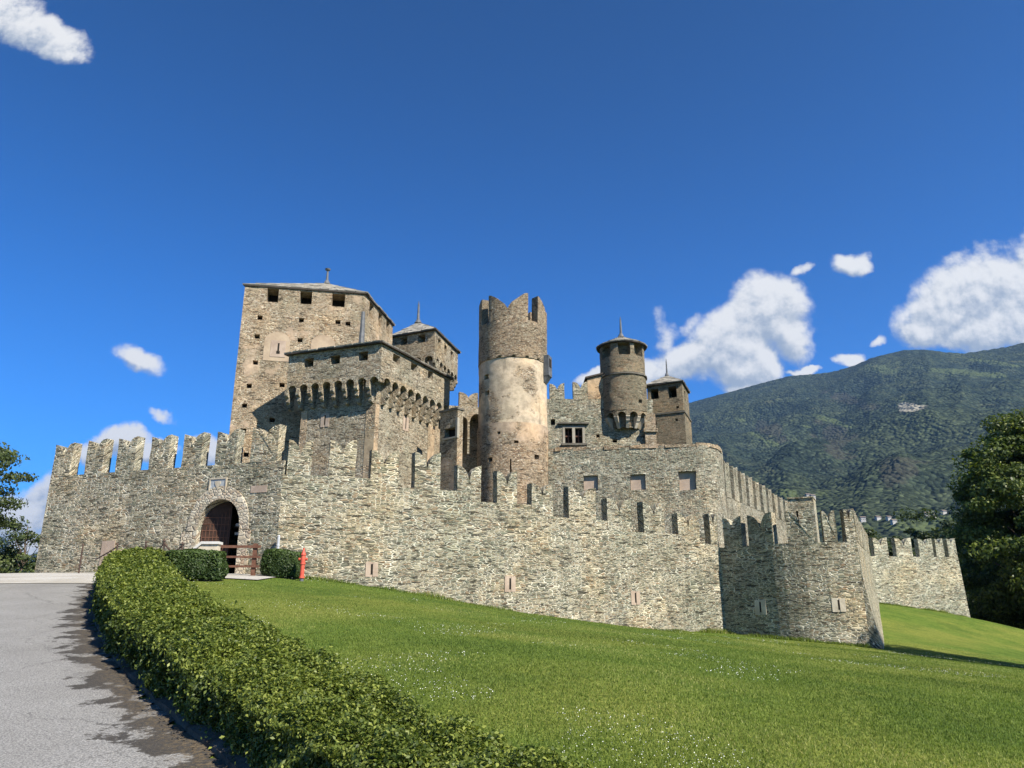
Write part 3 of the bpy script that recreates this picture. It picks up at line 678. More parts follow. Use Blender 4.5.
for h in h0:
    if all(h[1] < k[0] or h[0] > k[1] or h[3] < k[2] or h[2] > k[3] for k in hm): hm.append(h)
h1 = [(.9, 1.7, ZK-1.1, ZK-.12, 1.1), (2.6, 3.3, ZK-1.1, ZK-.12, 1.1), (4.2, 4.9, ZK-1.1, ZK-.12, 1.1)]
quad_body(K, 1.5, ZK, {0: hm, 1: h1}, 'keep', keep, soff=200)
ctr = (K[0]+K[1]+K[2]+K[3])/4
roof_poly('roof', K, ZK, (ctr.x+.1, ctr.y-.9, ZK+1.35), keep, over=.1, fin=(1.1, .10, True))
for x0, x1, y0, y1 in [(264, 290, 332, 361), (311, 335, 335, 352)]:
    a, c = f0.s_of(x0, 345), f0.s_of(x1, 345); y_ = f0((a+c)/2, 0, 0)[1]; zz0, zz1 = at(x0, y1, y_).z, at(x0, y0, y_).z; zs = zz1-(c-a)*.42
    b = MB(f0, 12); P = [(a, zz0), (c, zz0)]+[((a+c)/2+(c-a)/2*math.cos(PI*k/10), zs+(zz1-zs)*math.sin(PI*k/10)) for k in range(11)]
    b.extrude(P, .02, -.05); o = b.build('blind_window', 'tanpl', keep, rough=.01)
    if x0 == 264:
        e = MB(f0); mm_ = (a+c)/2+.1
        e.extrude([(mm_-.45, zz0+.25), (mm_+.42, zz0+.25), (mm_+.42, zz1-.55), (mm_-.45, zz1-.55)], .04, .0); o2 = e.build('infill', 'pink', o, rough=.006)
        e = MB(f0); e.box(mm_-.05, mm_+.05, .0, .052, zz0+.45, zz1-.72); e.box(mm_-.1, mm_+.1, .0, .0525, zz0+.45, zz0+.62); e.build('slot', 'void', o)
# square stone box chimney on the roof corner of the front tower
# front machicolated tower
T = [Vector(p[:2]) for p in (at(289, 356, 41.2), at(382, 343, 39.2), at(450, 379, 45.8))]; T.append(T[0]+T[2]-T[1]+Vector((.3, .3)))
ZT = (at(289, 356, 41.2).z+at(382, 343, 39.2).z+at(450, 379, 45.8).z)/3
ft = empty('front_tower', (T[0].x, T[0].y, 3), 'square stone tower with arched machicolation under its parapet, standing before the tall keep', 'tower')
OV = .62; TI = inset(T, OV); ZA = 12.05+1.6
zc, zs = 10.85+1.6, 11.85+1.6
g0, g1 = Flat(T[0], T[1]), Flat(T[1], T[2])
h0 = [opening(g0, 304, 313.5, 358.5, 367), opening(g0, 330.5, 340, 355.5, 364), opening(g0, 358.5, 368, 351.5, 360.5)]
h1 = [opening(g1, 393, 400.5, 355, 362.5), opening(g1, 411, 417.5, 363.5, 371), opening(g1, 428, 433, 371.5, 379)]
quad_body(T, ZA+.28, ZT, {0: h0, 1: h1}, 'tower', ft, 'parapet', soff=230, cell=.7)
arcade(g0, 0.02, g0.L-.02, 8, zc, zs, ZA+.28, OV, ft, 'tower', cw=.2, last=False)
arcade(g1, 0.3, g1.L-.02, 9, zc, zs, ZA+.28, OV, ft, 'tower', cw=.18, first=False)
b = MB(g1, 4); b.extrude([(.29, zs+.2), (.29, ZA+.28), (.02, ZA+.28), (.02, zs+.2)][::-1], 0, -.28); b.build('corner_pier', 'tower', ft)
quad_body(TI, 1.5, ZA+.2, {}, 'tower', ft, 'masonry', soff=260)
i0, i1 = Flat(TI[0], TI[1]), Flat(TI[1], TI[2])
roof_poly('roof', T, ZT, ((T[0].x+T[2].x)/2, (T[0].y+T[2].y)/2, ZT+1.55), ft, over=.2)
for f, a, c, zz in [(i0, i0.L-.55, i0.L+.02, 0), (i1, -.02, .35, 0), (i1, i1.L-.75, i1.L, 0), (i0, 0, .4, 0)]:
    b = MB(f, 3); b.extrude([(a, 3), (c, 3), (c, zc-.02), (a, zc-.02)], .022, -.1); b.build('quoin', 'quoin', ft, rough=.012)
loophole(i0, i0.s_of(325.5, 415), at(325, 424, 40.3).z, at(325, 410, 40.3).z, ft, w=.22)
s_ = i1.s_of(405.5, 425); y_ = i1(s_, 0, 0)[1]; loophole(i1, s_, at(405, 431, y_).z, at(405, 417, y_).z, ft, w=.24)
# stone finial seen over its roof
p = at(362, 334, 42.6); b = MB(); b.tube((p.x, p.y, ZT+.5), (p.x, p.y, at(362, 312, 42.6).z), .2, .11, 8); b.build('finial', 'lead', ft)

# rear square tower
Q = [Vector(p[:2]) for p in (at(392, 338, 51.9), at(435, 330, 50.3), at(458, 353, 55.2))]; Q.append(Q[0]+Q[2]-Q[1])
ZQ = at(435, 330, 50.3).z
rt = empty('rear_tower', (Q[0].x, Q[0].y, 3), 'slimmer square tower with pointed slab roof between the keep and the round tower', 'tower')
g0, g1 = Flat(Q[0], Q[1]), Flat(Q[1], Q[2])
h0 = [opening(g0, 400.5, 407, 337.5, 345), opening(g0, 418, 425, 334.5, 342.5)]
h1 = [(.7, 1.25, ZQ-1.05, ZQ-.35, .7), (2.0, 2.6, ZQ-1.05, ZQ-.35, .7), (3.4, 4.0, ZQ-1.05, ZQ-.35, .7)]
za = at(435, 354, 50.3).z; zsq = za-.45; zcq = zsq-.75
quad_body(Q, za, ZQ, {0: h0, 1: h1}, 'tower', rt, 'parapet', soff=300, cell=.7)
arcade(g0, .02, g0.L-.02, 4, zcq, zsq, za, .5, rt, 'tower', cw=.18); arcade(g1, .3, g1.L-.02, 6, zcq, zsq, za, .5, rt, 'tower', cw=.2)
quad_body(inset(Q, .5), 2, za-.02, {}, 'keep', rt, 'masonry', soff=330)
roof_poly('roof', Q, ZQ, ((Q[0].x+Q[2].x)/2-.6, (Q[0].y+Q[2].y)/2-.3, ZQ+1.7), rt, over=.17, fin=(1.7, .12, False))

# round tower
RX, RY, RR = .05, 44.0, 2.02
rd = empty('round_tower', (RX, RY, 3), 'tall round tower with warm plaster band and open fishtail top, no roof', 'tower')
frd = Round(RX, RY, RR); C = 2*PI*RR
z1, z2, z3 = at(512, 422, 42).z, at(512, 357, 42).z, at(512, 321, 42.3).z
def ring(f, r_off, z0, z1_, mname, name, parent, soff, holes=(), cell=.2, mats=None, lo=-.5, hi=.5, th=None):
    b = MB(f, soff); CC = 2*PI*f.r; b.panel(-CC/2, CC/2, z0, z1_, holes, .3, 1, r_off, cell)
    t = th or .45; n = 48
    for i in range(n):
        a, c = -CC/2+CC*i/n, -CC/2+CC*(i+1)/n; b.quad([(a, r_off, z1_), (c, r_off, z1_), (c, r_off-t, z1_), (a, r_off-t, z1_)]); b.quad([(c, r_off, z0), (a, r_off, z0), (a, r_off-t, z0), (c, r_off-t, z0)])
        b.quad([(c, r_off-t, z1_-1), (a, r_off-t, z1_-1), (a, r_off-t, z1_), (c, r_off-t, z1_)])
    o = b.build(name, [mname, 'void'], parent, rough=.03); o.data.shade_smooth(); o.data.set_sharp_from_angle(angle=.6); return o
def rhole(f, r, px, py, w, h, dep=.3):
    u, wv = uw(px, py); ang = math.asin(max(-1, min(1, (px-PX0-(f.cx/f.cy*F))/(r/46*F)*.985)))
    a = ang*f.r; z = at(px, py, f.cy-r*math.cos(ang)).z; return (a-w/2, a+w/2, z-h/2, z+h/2, dep)
ring(frd, .06, 2, z1, 'round_low', 'lower_shaft', rd, 400, [rhole(frd, RR, 535, 457, .3, .25), rhole(frd, RR, 492, 460, .3, .25), rhole(frd, RR, 516, 442, .25, .15), rhole(frd, RR, 511, 466, .09, .8), rhole(frd, RR, 500, 433, .2, .16)])
ring(frd, .01, z1, z2, 'round_mid', 'plaster_band', rd, 420, [rhole(frd, RR, 488, 393, .35, .25), rhole(frd, RR, 487, 377, .4, .3)])
ring(frd, .05, z2, z3, 'round_top', 'upper_shaft', rd, 440)
hm_ = at(512, 293, 42.2).z-z3
for k in range(4):
    cc = -.16*RR+k*C/4; w = 1.22*RR
    b = MB(frd, 450); P = merlon_outline(w, hm_, dip=.45, flat=.05, n=8); P2 = []
    for (a0, e0), (a1, e1) in zip(P, P[1:]+P[:1]):
        n = max(1, int(abs(a1-a0)/.3)); P2 += [(a0+(a1-a0)*i/n, e0+(e1-e0)*i/n) for i in range(n)]
    # build as columns so the curved face follows the tower
    N_ = 16; xs_ = [w*i/N_ for i in range(N_+1)]
    def top(x):
        h = abs(x-w/2)/(w/2-.05*w); h = min(h, 1); return hm_*(.40+.58*h**.72)
    for x0, x1 in zip(xs_, xs_[1:]):
        a, c = cc-w/2+x0, cc-w/2+x1; t0, t1 = z3+top(x0), z3+top(x1)
        b.quad([(a, .05, z3), (c, .05, z3), (c, .05, t1), (a, .05, t0)]); b.quad([(c, -.45, z3), (a, -.45, z3), (a, -.45, t0), (c, -.45, t1)]); b.quad([(a, .05, t0), (c, .05, t1), (c, -.45, t1), (a, -.45, t0)])
    for x in (0, w):
        a = cc-w/2+x; P_ = [(a, .05, z3), (a, .05, z3+top(x)), (a, -.45, z3+top(x)), (a, -.45, z3)]; b.quad(P_ if x else P_[::-1])
    b.build('merlon', 'round_top', rd, rough=.035)
# wooden latrine box on the flank
a = 1.22*RR; zb0, zb1 = at(543, 378, 43.5).z, at(543, 358, 43.5).z
b = MB(frd); b.box(a-.3, a+.25, -.1, .36, zb0, zb1); b.profile([(-.1, zb0-.4), (.05, zb0-.4), (.33, zb0-.003), (-.1, zb0-.003)], a-.28, a+.23); hb = b.build('hoist_box', 'lead', rd)
b = MB(frd); b.box(a-.2, a+.1, .355, .37, zb0+.55, zb1-.2); b.build('opening', 'void', hb)

# inner enceinte
ip = [at(455, 447, 45.5), at(552, 447, 43.4), at(700, 446, 42.0)]
cor = dense([tuple(at(700, 446, 42.0)[:2]), tuple(at(712, 448, 42.2)[:2]), tuple(at(720, 455, 43.2)[:2]), tuple(at(722.5, 458, 44.2)[:2])], .5).tolist()
fi = Poly([tuple(p[:2]) for p in ip[:2]]+cor)
inn = empty('inner_wall', (ip[1].x, ip[1].y, 3), 'high weathered inner wall with three square niches and worn unbattled top', 'castle wall')
ZI = at(640, 447, 42.6).z
hs = [opening(fi, 583.5, 598, 475.5, 490, .17, 2), opening(fi, 630.5, 645.5, 474.5, 490, .17, 2), opening(fi, 679, 696, 471, 490, .24, 2)]
b = MB(fi, 500); b.block(0, fi.L, 2, ZI, 1.0, hs, .3, cell=.5)
b.build('masonry', ['inner', 'void', 'pink'], inn, rough=.05)
b = MB(fi, 520)
s_ = 0
while s_ < fi.L-.3:
    e = min(s_+random.uniform(.3, .9), fi.L-.02); b.box(s_, e-.01, -.9, random.uniform(-.02, .06), ZI-.1, ZI+random.uniform(.03, .16)); s_ = e
b.build('coping', 'keep', inn, rough=.03)
# receding inner battlements
R0 = Vector(fi(fi.L, 0, 0)[:2]); R1 = Vector(at(792, 532, 59.5)[:2]); fr_ = Flat(R0, R1)
zA = at(722, 496, R0.y).z; zB = at(791, 524, 59.5).z
rec = empty('inner_battlement', (R0.x, R0.y, 3), 'row of tall narrow merlons stepping down to the right before the mountain', 'castle wall')
b = MB(fr_, 540); n = 10; pit = fr_.L/n
for k in range(n):
    z = zA+(zB-zA)*(k+.5)/n; b.block(k*pit, (k+1)*pit, 1, z, .6, cell=.6, d=-.02)
b.build('masonry', ['inner', 'void'], rec, rough=.02)
for k in range(n):
    z = zA+(zB-zA)*(k+.5)/n; merlon(fr_, k*pit+.25, k*pit+1.3, z, 2.25-.06*k, rec, 'inner', th=.5, soff=540)
p0, p1 = at(788, 505, 59.8), at(813.5, 505, 59.0); fbk = Flat(p0[:2], p1[:2])
tur = empty('stub_turret', (p0.x, p0.y, 2), 'small flat-topped stone block ending the inner battlements, right of the last merlon', 'turret')
zt_ = at(800, 498.5, 59.5).z
b = MB(fbk, 580); b.block(0, fbk.L, 1, zt_, 2.2, [opening(fbk, 796.5, 798.5, 511, 520, .3)], cell=.6); b.build('masonry', ['wall_pale', 'void'], tur, rough=.03)
b = MB(fbk, 580); b.box(-.05, fbk.L+.05, -2.2, .08, zt_+.003, zt_+.1); b.build('coping', 'wall_pale', tur, rough=.02)

# residence wall with window and battlements
W0, W1 = at(545, 425, 50.6), at(654, 425, 50.6); fw = Flat(W0[:2], W1[:2])
res = empty('residence_wall', (W0.x, W0.y, 3), 'sunlit castle residence wall holding the crossed twin window, right of the round tower', 'castle building')
ZW = at(568, 399, 50.6).z
win = [opening(fw, 565, 572.3, 428, 443.5, .45), opening(fw, 575.2, 582.5, 428, 443.5, .45)]
holes = win+[px_hole(fw, 553, 422, .3, .4), px_hole(fw, 598, 436, .22, .22), px_hole(fw, 615, 441, .3, .22), px_hole(fw, 634.5, 421, .35, .6)]
b = MB(fw, 600); b.block(0, fw.L, 2, ZW, 1.2, holes, .4, cell=.7); b.build('masonry', ['inner', 'void'], res, rough=.02)
for a, c in [(549.5, 564.5), (573, 588)]: merlon(fw, fw.s_of(a, 390), fw.s_of(c, 390), ZW, 1.2, res, 'inner', th=.4, soff=600, pw=1.3)
def win_frame(f, hs_, parent, m='ivory'):
    b = MB(f); a, c = hs_[0][0], hs_[-1][1]; z0, z1_ = hs_[0][2], hs_[0][3]
    b.box(a-.16, a, -.2, .03, z0, z1_); b.box(c, c+.16, -.2, .03, z0, z1_); b.box(hs_[0][1], hs_[1][0], -.2, .03, z0, z1_); b.box(a-.16, c+.16, -.2, .032, z1_, z1_+.14)
    fr2 = b.build('window_frame', m, parent, rough=.005)
    b = MB(f); b.box(a-.25, c+.3, -.1, .14, z0-.14, z0); b.box(a-.45, c+.45, -.1, .2, z1_+.26, z1_+.36); b.build('sill_and_hood', 'trim', fr2)
    b = MB(f)
    for h in hs_:
        m_ = (h[2]+h[3])/2+.02; b.box(h[0], h[1], -.32, -.28, m_-.04, m_+.04); b.box((h[0]+h[1])/2-.03, (h[0]+h[1])/2+.03, -.32, -.281, h[2], h[3])
    b.build('window_bars', 'wood', fr2)
win_frame(fw, win, res)
# raised tan gable beside the turret
a, c = fw.s_of(587.5, 385), fw.s_of(606, 385); y_ = 50.6
b = MB(fw, 620); b.extrude([(a, ZW-.004), (c, ZW-.004), (c, at(603, 374, y_).z), (a, at(588, 379, y_).z)], .01, -3); gb = b.build('gable', 'quoin', res, rough=.01)
b = MB(fw); b.extrude([(a-.15, at(588, 379, y_).z), (c, at(603, 374, y_).z), (c, at(603, 374, y_).z+.12), (a-.15, at(588, 379, y_).z+.12)], .15, -3.1); b.build('roof', 'eave', gb)
# pilaster under the turret
p = [at(645, 430, 50.3), at(656, 430, 50.3)]; fpl = Flat(p[0][:2], p[1][:2])
b = MB(fpl, 15); b.block(0, fpl.L, 2, at(650, 414, 50.3).z, .6, cell=.5); b.build('pilaster', ['keep', 'void'], res, rough=.02)
b = MB(fpl, 15); b.box(-.1, fpl.L+.1, -.1, .14, at(650, 432, 50.3).z, at(650, 428.5, 50.3).z); b.build('pilaster_band', 'keep', res, rough=.01)

# round turret with conical cap
TX, TY, TR = at(622.5, 370, 51.2).x, 51.2, 1.55
tu = empty('round_turret', (TX, TY, 10), 'dark round turret with slab cap and corbelled foot above the residence wall', 'turret')
ft1 = Round(TX, TY, TR); za_, zb_, zc_ = at(622, 408, 49.3).z, at(622, 371, 49.3).z, at(620, 340, 49.3).z
CC = 2*PI*TR
def angs(px): return math.asin(max(-1, min(1, (px-622.5)/25.2)))*TR
ring(ft1, .04, za_, zb_, 'darkst', 'lower_drum', tu, 640, [(angs(637)-.14, angs(637)+.14, at(637, 401, 49.4).z, at(637, 397.5, 49.4).z, .3)])
hz0, hz1 = at(622, 352.5, 49.3).z, at(622, 340.8, 49.3).z
hs = [(angs(x)-.42, angs(x)+.42, hz0, min(hz1, zc_-.02), .5) for x in (602, 621.5, 639)]
ring(ft1, 0, zb_, zc_, 'darkst', 'upper_drum', tu, 660, hs)
ring(ft1, .12, zb_-.07, zb_+.05, 'trim', 'string_course', tu, 660, cell=.3)
n = 12; zz1 = za_; r_ = CC/n
b = MB(ft1, 670)
for i in range(n):
    c = -CC/2+(i+.5)*r_; rr = r_*.36; zs_ = za_-.42
    P = [(c-r_/2, zs_), (c-rr, zs_)]+[(c-rr*math.cos(PI*k/6), zs_+rr*math.sin(PI*k/6)) for k in range(7)]+[(c+r_/2, zs_), (c+r_/2, za_), (c-r_/2, za_)]
    b.extrude(P, .04, -.25)
b.build('arcade', 'darkst', tu)
for i in range(n):
    c = -CC/2+i*r_; k = MB(ft1); z_ = za_-.42; k.profile([(-.5, z_-.75), (-.4, z_-.75), (-.25, z_-.5), (-.22, z_-.42), (-.1, z_-.3), (-.06, z_-.2), (.04, z_-.05), (.04, z_+.02), (-.5, z_+.02)], c-.13, c+.13); k.build('corbel', 'sand' if 0 < i < n else 'sand', tu, rough=.02)
fco = Round(TX, TY, TR-.45); b = MB(fco, 690); b.panel(-PI*fco.r, PI*fco.r, za_-1.12, za_-.01, cell=.4); b.build('core_drum', ['darkst', 'void'], tu)
roof_poly('roof', [(TX+TR*1.02*math.cos(2*PI*i/20), TY+TR*1.02*math.sin(2*PI*i/20)) for i in range(20)], zc_, (TX, TY, zc_+.95), tu, over=.12, th=.09, fin=(1.5, .10, False))

# small square tower at the right
X0 = [Vector(p[:2]) for p in (at(647, 385, 55), at(681.6, 381, 53.9), at(688, 391.5, 56.8))]; X0.append(X0[0]+X0[2]-X0[1])
ZX = at(681.6, 382, 53.9).z
sq = empty('small_square_tower', (X0[0].x, X0[0].y, 5), 'small dark square tower with pyramid roof, rightmost before the mountain', 'tower')
g0, g1 = Flat(X0[0], X0[1]), Flat(X0[1], X0[2])
zst = at(681, 411.5, 53.9).z
h0 = [opening(g0, 650.5, 658.5, 389, 399), opening(g0, 668, 676.5, 386.5, 397.5)]
h0 = [(max(h[0], .08), *h[1:]) for h in h0]
quad_body(X0, zst, ZX, {0: h0+[px_hole(g0, 677.5, 407, .2, .15)], 1: [(1.0, 1.6, ZX-1.1, ZX-.35, .5)]}, 'darkst', sq, 'upper_stage', soff=700)
b = MB(); quad_body([p+(p-(X0[0]+X0[2])/2)*.045 for p in X0], 3, zst-.06, {0: [px_hole(g0, 656, 423, .25, .3), px_hole(g0, 677.5, 420, .2, .2)]}, 'darkst', sq, 'lower_stage', soff=720)
cX = (X0[0]+X0[2])/2
b = MB(XYZ, 5); O = [p+(p-cX)*.09 for p in X0]
idx = []
for z in (zst-.07, zst+.05):
    for p in O: b.v.append((p.x, p.y, z)); b.uv.append((p.x, p.y)); idx.append(len(b.v)-1)
b.face(idx[:4][::-1]); b.face(idx[4:])
for i in range(4): b.face([idx[i], idx[(i+1) % 4], idx[4+(i+1) % 4], idx[4+i]])
b.build('string_course', 'trim', sq)
roof_poly('roof', X0, ZX, (cX.x, cX.y, ZX+1.1), sq, over=.15, th=.08, fin=(1.35, .08, False))

# court wall with tall arched niches between the front tower and the round tower
c0, c1 = at(449, 405, 53.5), at(492, 405, 54.3); fc = Flat(c0[:2], c1[:2])
crt = empty('court_wall', (c0.x, c0.y, 3), 'shadowed court wall with tall arches under one fishtail merlon, left of the round tower', 'castle wall')
ZC = at(470, 407, 54).z
b = MB(fc, 740); s1, s2, s3 = fc.s_of(458, 440), fc.s_of(468.5, 440), fc.s_of(484, 440); zs_ = at(470, 424, 54).z
def bay(l, r):
    rr = (r-l)/2-.07; c = (l+r)/2; return [(l, zs_), (c-rr, zs_)]+[(c-rr*math.cos(PI*k/8), zs_+rr*1.5*math.sin(PI*k/8)) for k in range(9)]+[(r, zs_), (r, ZC), (l, ZC)]
b.extrude(bay(s1, s2), 0, -1.3); b.extrude(bay(s2, s3), 0, -1.3)
b.block(-.5, s1, 2, ZC, 1.3, cell=.6); b.block(s3, fc.L+.5, 2, ZC, 1.3, cell=.6); b.block(s2-.08, s2+.08, 2, zs_, 1.3, d=-.004, cell=.6); b.block(s1, s3, 2, zs_+1.2, .3, d=-1.31)
b.build('masonry', ['tower', 'void'], crt, rough=.015)
merlon(fc, fc.s_of(459.5, 398), fc.s_of(478, 398), ZC, 1.15, crt, 'keep', th=.45, soff=740)
# chimney-like stone pillar
p0, p1 = at(439, 470, 42.5), at(456.5, 470, 41.6); fch = Flat(p0[:2], p1[:2])
ch = empty('stone_pillar_turret', (p0.x, p0.y, 3), 'narrow flat-topped stone shaft with a dark framed opening, beside the front tower', 'turret')
zt_ = at(448, 411, 42).z; oh = opening(fch, 444, 455.5, 428, 437.5, .4); oh = (oh[0], min(oh[1], fch.L-.1), *oh[2:])
b = MB(fch, 760); b.block(0, fch.L, 2, zt_, .45, [oh], cell=.5); b.build('masonry', ['keep', 'void'], ch, rough=.02)
b = MB(fch); b.box(oh[0]-.08, fch.L+.05, -.1, .06, oh[2]-.1, oh[2]); b.box(fch.L-.09, fch.L+.06, -.1, .06, oh[2], oh[3]+.5); b.build('opening_frame', 'ivory', ch)
b = MB(fch); b.box(-.06, fch.L+.06, -.5, .07, zt_+.003, zt_+.12); b.build('coping', 'trim', ch, rough=.015)

# ------------------------------------------------------------------ mountains
rp = [(300,470),(450,450),(600,425),(660,410),(695,401),(730,392),(765,382),(790,375.5),(815,373.5),(835,371),(855,365),(872,358),(890,353.5),(905,350),(925,349.5),(945,352),(965,353),(985,350),(1010,346),(1040,338),(1100,325),(1200,310),(1500,300),(2200,330)]
ru = np.array([uw(a, b_)[0] for a, b_ in rp]); rr = np.array([uw(a, b_)[1] for a, b_ in rp])
NU, NT = 620, 210
us = np.concatenate([np.linspace(-.35, .15, 30, endpoint=False), np.linspace(.15, .80, 500), np.linspace(.80, 2.4, 91)[1:]]); NU = len(us)
ts = np.linspace(0, 1.06, NT)
def mtn(u, t):
    d1 = 4300+500*math.sin(u*7); R = float(np.interp(u, ru, rr)); zr = R*d1+1.6
    d = 620+(d1-620)*t; x = u*d; y = d
    base = -12; tt = min(t, 1.0); z = base+(zr-base)*(tt**1.28)
    env = min(1, tt*3)*min(1, (1-tt)*6+.04)
    v = Vector((x/900, y/900, 0)); rdg = 1-abs(noise.noise(v*1.3+Vector((3, 1, 0)), noise_basis='PERLIN_ORIGINAL'))*2
    rdg2 = 1-abs(noise.noise(Vector((u*14, t*2.2, 4))))*2
    z += env*(60*(rdg-.6)+22*(rdg2-.6)+46*noise.noise(v*3)+26*noise.noise(v*7)+8*noise.noise(v*16)+4*noise.noise(v*36))
    if t > 1: z -= (t-1)*6000
    else: z += .0
    z += (1-env)*3.5*noise.noise(v*40)
    return x, y, z
V3 = [mtn(float(u), float(t)) for t in ts for u in us]
I = np.arange(NU*NT).reshape(NT, NU); qd = np.stack([I[:-1, :-1], I[:-1, 1:], I[1:, 1:], I[1:, :-1]], 2).reshape(-1, 4)
me = bpy.data.meshes.new('mountain'); me.from_pydata(V3, [], qd.tolist()); me.shade_smooth()
UW = np.array([(x/y, (z-1.6)/y) for x, y, z in V3])
def patch_attr(name, L):
    a = np.zeros(len(UW), np.float32)
    for px, py, rx_, ry_, sl in L:
        cu, cw = uw(px, py); du = (UW[:, 0]-cu)*F; dw = (UW[:, 1]-cw)*F; dw = dw+sl*du
        a = np.maximum(a, np.clip(1.5-np.hypot(du/rx_, dw/ry_), 0, 1.5))
    at2 = me.attributes.new(name, 'FLOAT', 'POINT'); at2.data.foreach_set('value', a.astype(np.float32))
patch_attr('scree', [(912, 408, 17, 5, -.1), (905, 405, 9, 3, 0)])
patch_attr('meadow', [(787, 493, 14, 6, 0), (823, 495, 14, 4, 0), (945, 520, 30, 9, 0), (960, 372, 70, 4, .1), (990, 362, 40, 3, .15), (880, 369, 26, 5, .1), (830, 420, 30, 4, .35), (810, 428, 20, 3, .4), (765, 440, 18, 4, .5), (915, 527, 40, 6, 0), (850, 527, 30, 6, 0), (740, 420, 10, 3, 0), (855, 492, 12, 3, 0)])
patch_attr('brown', [(835, 440, 30, 28, .2), (850, 400, 40, 10, .3), (900, 470, 40, 20, 0), (770, 430, 22, 14, .3)])
m, g = mat('forested_slope'); oc = g.n('ShaderNodeTexCoord').outputs['Object']
A = lambda n_: g.n('ShaderNodeAttribute', attribute_name=n_, attribute_type='GEOMETRY').outputs['Fac']
v1 = g.n('ShaderNodeTexVoronoi', {'Vector': oc, 'Scale': .085, 'Randomness': 1.0}); v2 = g.n('ShaderNodeTexVoronoi', {'Vector': oc, 'Scale': .028, 'Randomness': 1.0})
b1 = g.noise(oc, .0022, 6, .62); b2 = g.noise(oc, .011, 5, .65); b3 = g.noise(oc, .05, 3, .6)
s1_ = g.n('ShaderNodeSeparateColor', {0: v1.outputs['Color']})
c = g.ramp(b2, [(.32, (.016, .024, .019)), (.5, (.024, .034, .024)), (.66, (.038, .047, .030))])
c = g.mix(g.m('MULTIPLY', g.ss(b1, .46, .62), .5), c, (.05, .062, .032))
c = g.mix(1.0, c, g.ramp(s1_.outputs[0], [(0, (.45, .5, .55)), (.5, (1, 1, 1)), (1, (1.9, 1.85, 1.7))]), 'MULTIPLY')
edge = g.m('MULTIPLY', g.m('SUBTRACT', b2, .5), 2.6)
def pm(n_, k=0.0): return g.ss(g.m('ADD', A(n_), g.m('ADD', edge, k)), .55, .8)
c = g.mix(g.m('MULTIPLY', pm('brown', -.25), .55), c, (.055, .050, .040))
c = g.mix(g.m('MULTIPLY', pm('meadow', -.1), .85), c, (.075, .095, .042))
c = g.mix(g.m('MULTIPLY', pm('scree'), .9), c, g.mix(b3, (.20, .18, .14), (.34, .32, .26)))
clr = g.m('MULTIPLY', g.ss(g.noise(g.vm('MULTIPLY', oc, (1, 1, 3)), .0065, 6, .7), .62, .68), .7); c = g.mix(clr, c, (.10, .105, .055))
hb_ = g.m('MULTIPLY_ADD', g.m('SUBTRACT', 1.0, v1.outputs[0]), 1.0, g.m('MULTIPLY', g.m('SUBTRACT', 1.0, v2.outputs[0]), 1.4))
finish(g, c, 1.0, hb_, 1.0, 11.0, 0.0)
me.materials.append(m); tag(link('mountain', me), kind='structure')
def surf(px, py):      # where a line of sight meets the slope
    u, w = uw(px, py); lo = None
    for t in np.linspace(0, 1, 600):
        x, y, z = mtn(u, float(t))
        if (z-1.6)/y >= w: return Vector((x, y, z)), t
    return Vector((x, y, z)), t
# far blue range beyond the left end
us2 = np.linspace(-1.6, -.1, 260); V4 = []
for k in range(40):
    t = k/39
    for u in us2:
        R = .085+.05*noise.noise(Vector((u*5, 2, 0)))+.03*noise.noise(Vector((u*17, 5, 0)))+.10*max(0, (-u-.62))*2
        d = 5200+3600*t; z = -12+(R*8800+12)*t**1.1+120*noise.noise(Vector((u*26, t*3, 1)))*min(1, 4*(1-t)+.1)*t
        V4.append((u*d, d, z))
I = np.arange(260*40).reshape(40, 260); qd = np.stack([I[:-1, :-1], I[:-1, 1:], I[1:, 1:], I[1:, :-1]], 2).reshape(-1, 4)
me2 = bpy.data.meshes.new('far_mountain'); me2.from_pydata(V4, [], qd.tolist()); me2.shade_smooth(); me2.materials.append(m); tag(link('far_mountain', me2), kind='structure')

# village houses on the lower slope
def house(p, w, d_, h, rot, lab, i):
    o = empty('valley_house', p, lab, 'house', 'small houses on the mountain foot')
    c, s = math.cos(rot), math.sin(rot)
    def f(a, dd, z): return (p.x+c*a-s*dd, p.y+s*a+c*dd, p.z+z)
    b = MB(f); b.box(-w/2, w/2, -d_/2, d_/2, -6, h); wl = b.build('wall', 'white', o)
    b = MB(f); b.profile([(-d_/2-.8, h-.2), (d_/2+.8, h-.2), (0, h+d_*.33)], -w/2-.7, w/2+.7); b.build('roof', 'rooftile', o)
    for k in range(3):
        for z in (1.5, 4.5):
            if z < h-1.5: b = MB(f); b.box(-w/2+w*(k+.5)/3-.5, -w/2+w*(k+.5)/3+.5, -d_/2-.05, -d_/2+.1, z, z+1.3); b.build('window', 'void', o)
hl = [(808, 497, 'white house low on the mountain just above the stub turret'), (863, 521, 'pale house at the mountain foot straight above the foreshortened side wall'), (889, 521, 'white village house above the gap between two far wall merlons'),
      (894, 524, 'second house, slightly lower, touching the white one over the far wall'), (927, 516, 'gabled house by the green field left of the big tree'), (934, 519, 'low house just right of the gabled one beside the green field'),
      (944, 515, 'small house nearest the big tree, at the edge of the field'), (813, 499, 'smaller white house right beside the one above the stub turret'), (878, 520, 'lone pale house in trees above the leftmost far wall merlon')]
for i, (px, py, lab) in enumerate(hl):
    p, t = surf(px, py); sc = p.y/1000
    house(p, random.uniform(5, 7)*sc, 4.4*sc, (3.2+1.2*(i % 2))*sc, random.uniform(-.5, .5), lab, i)

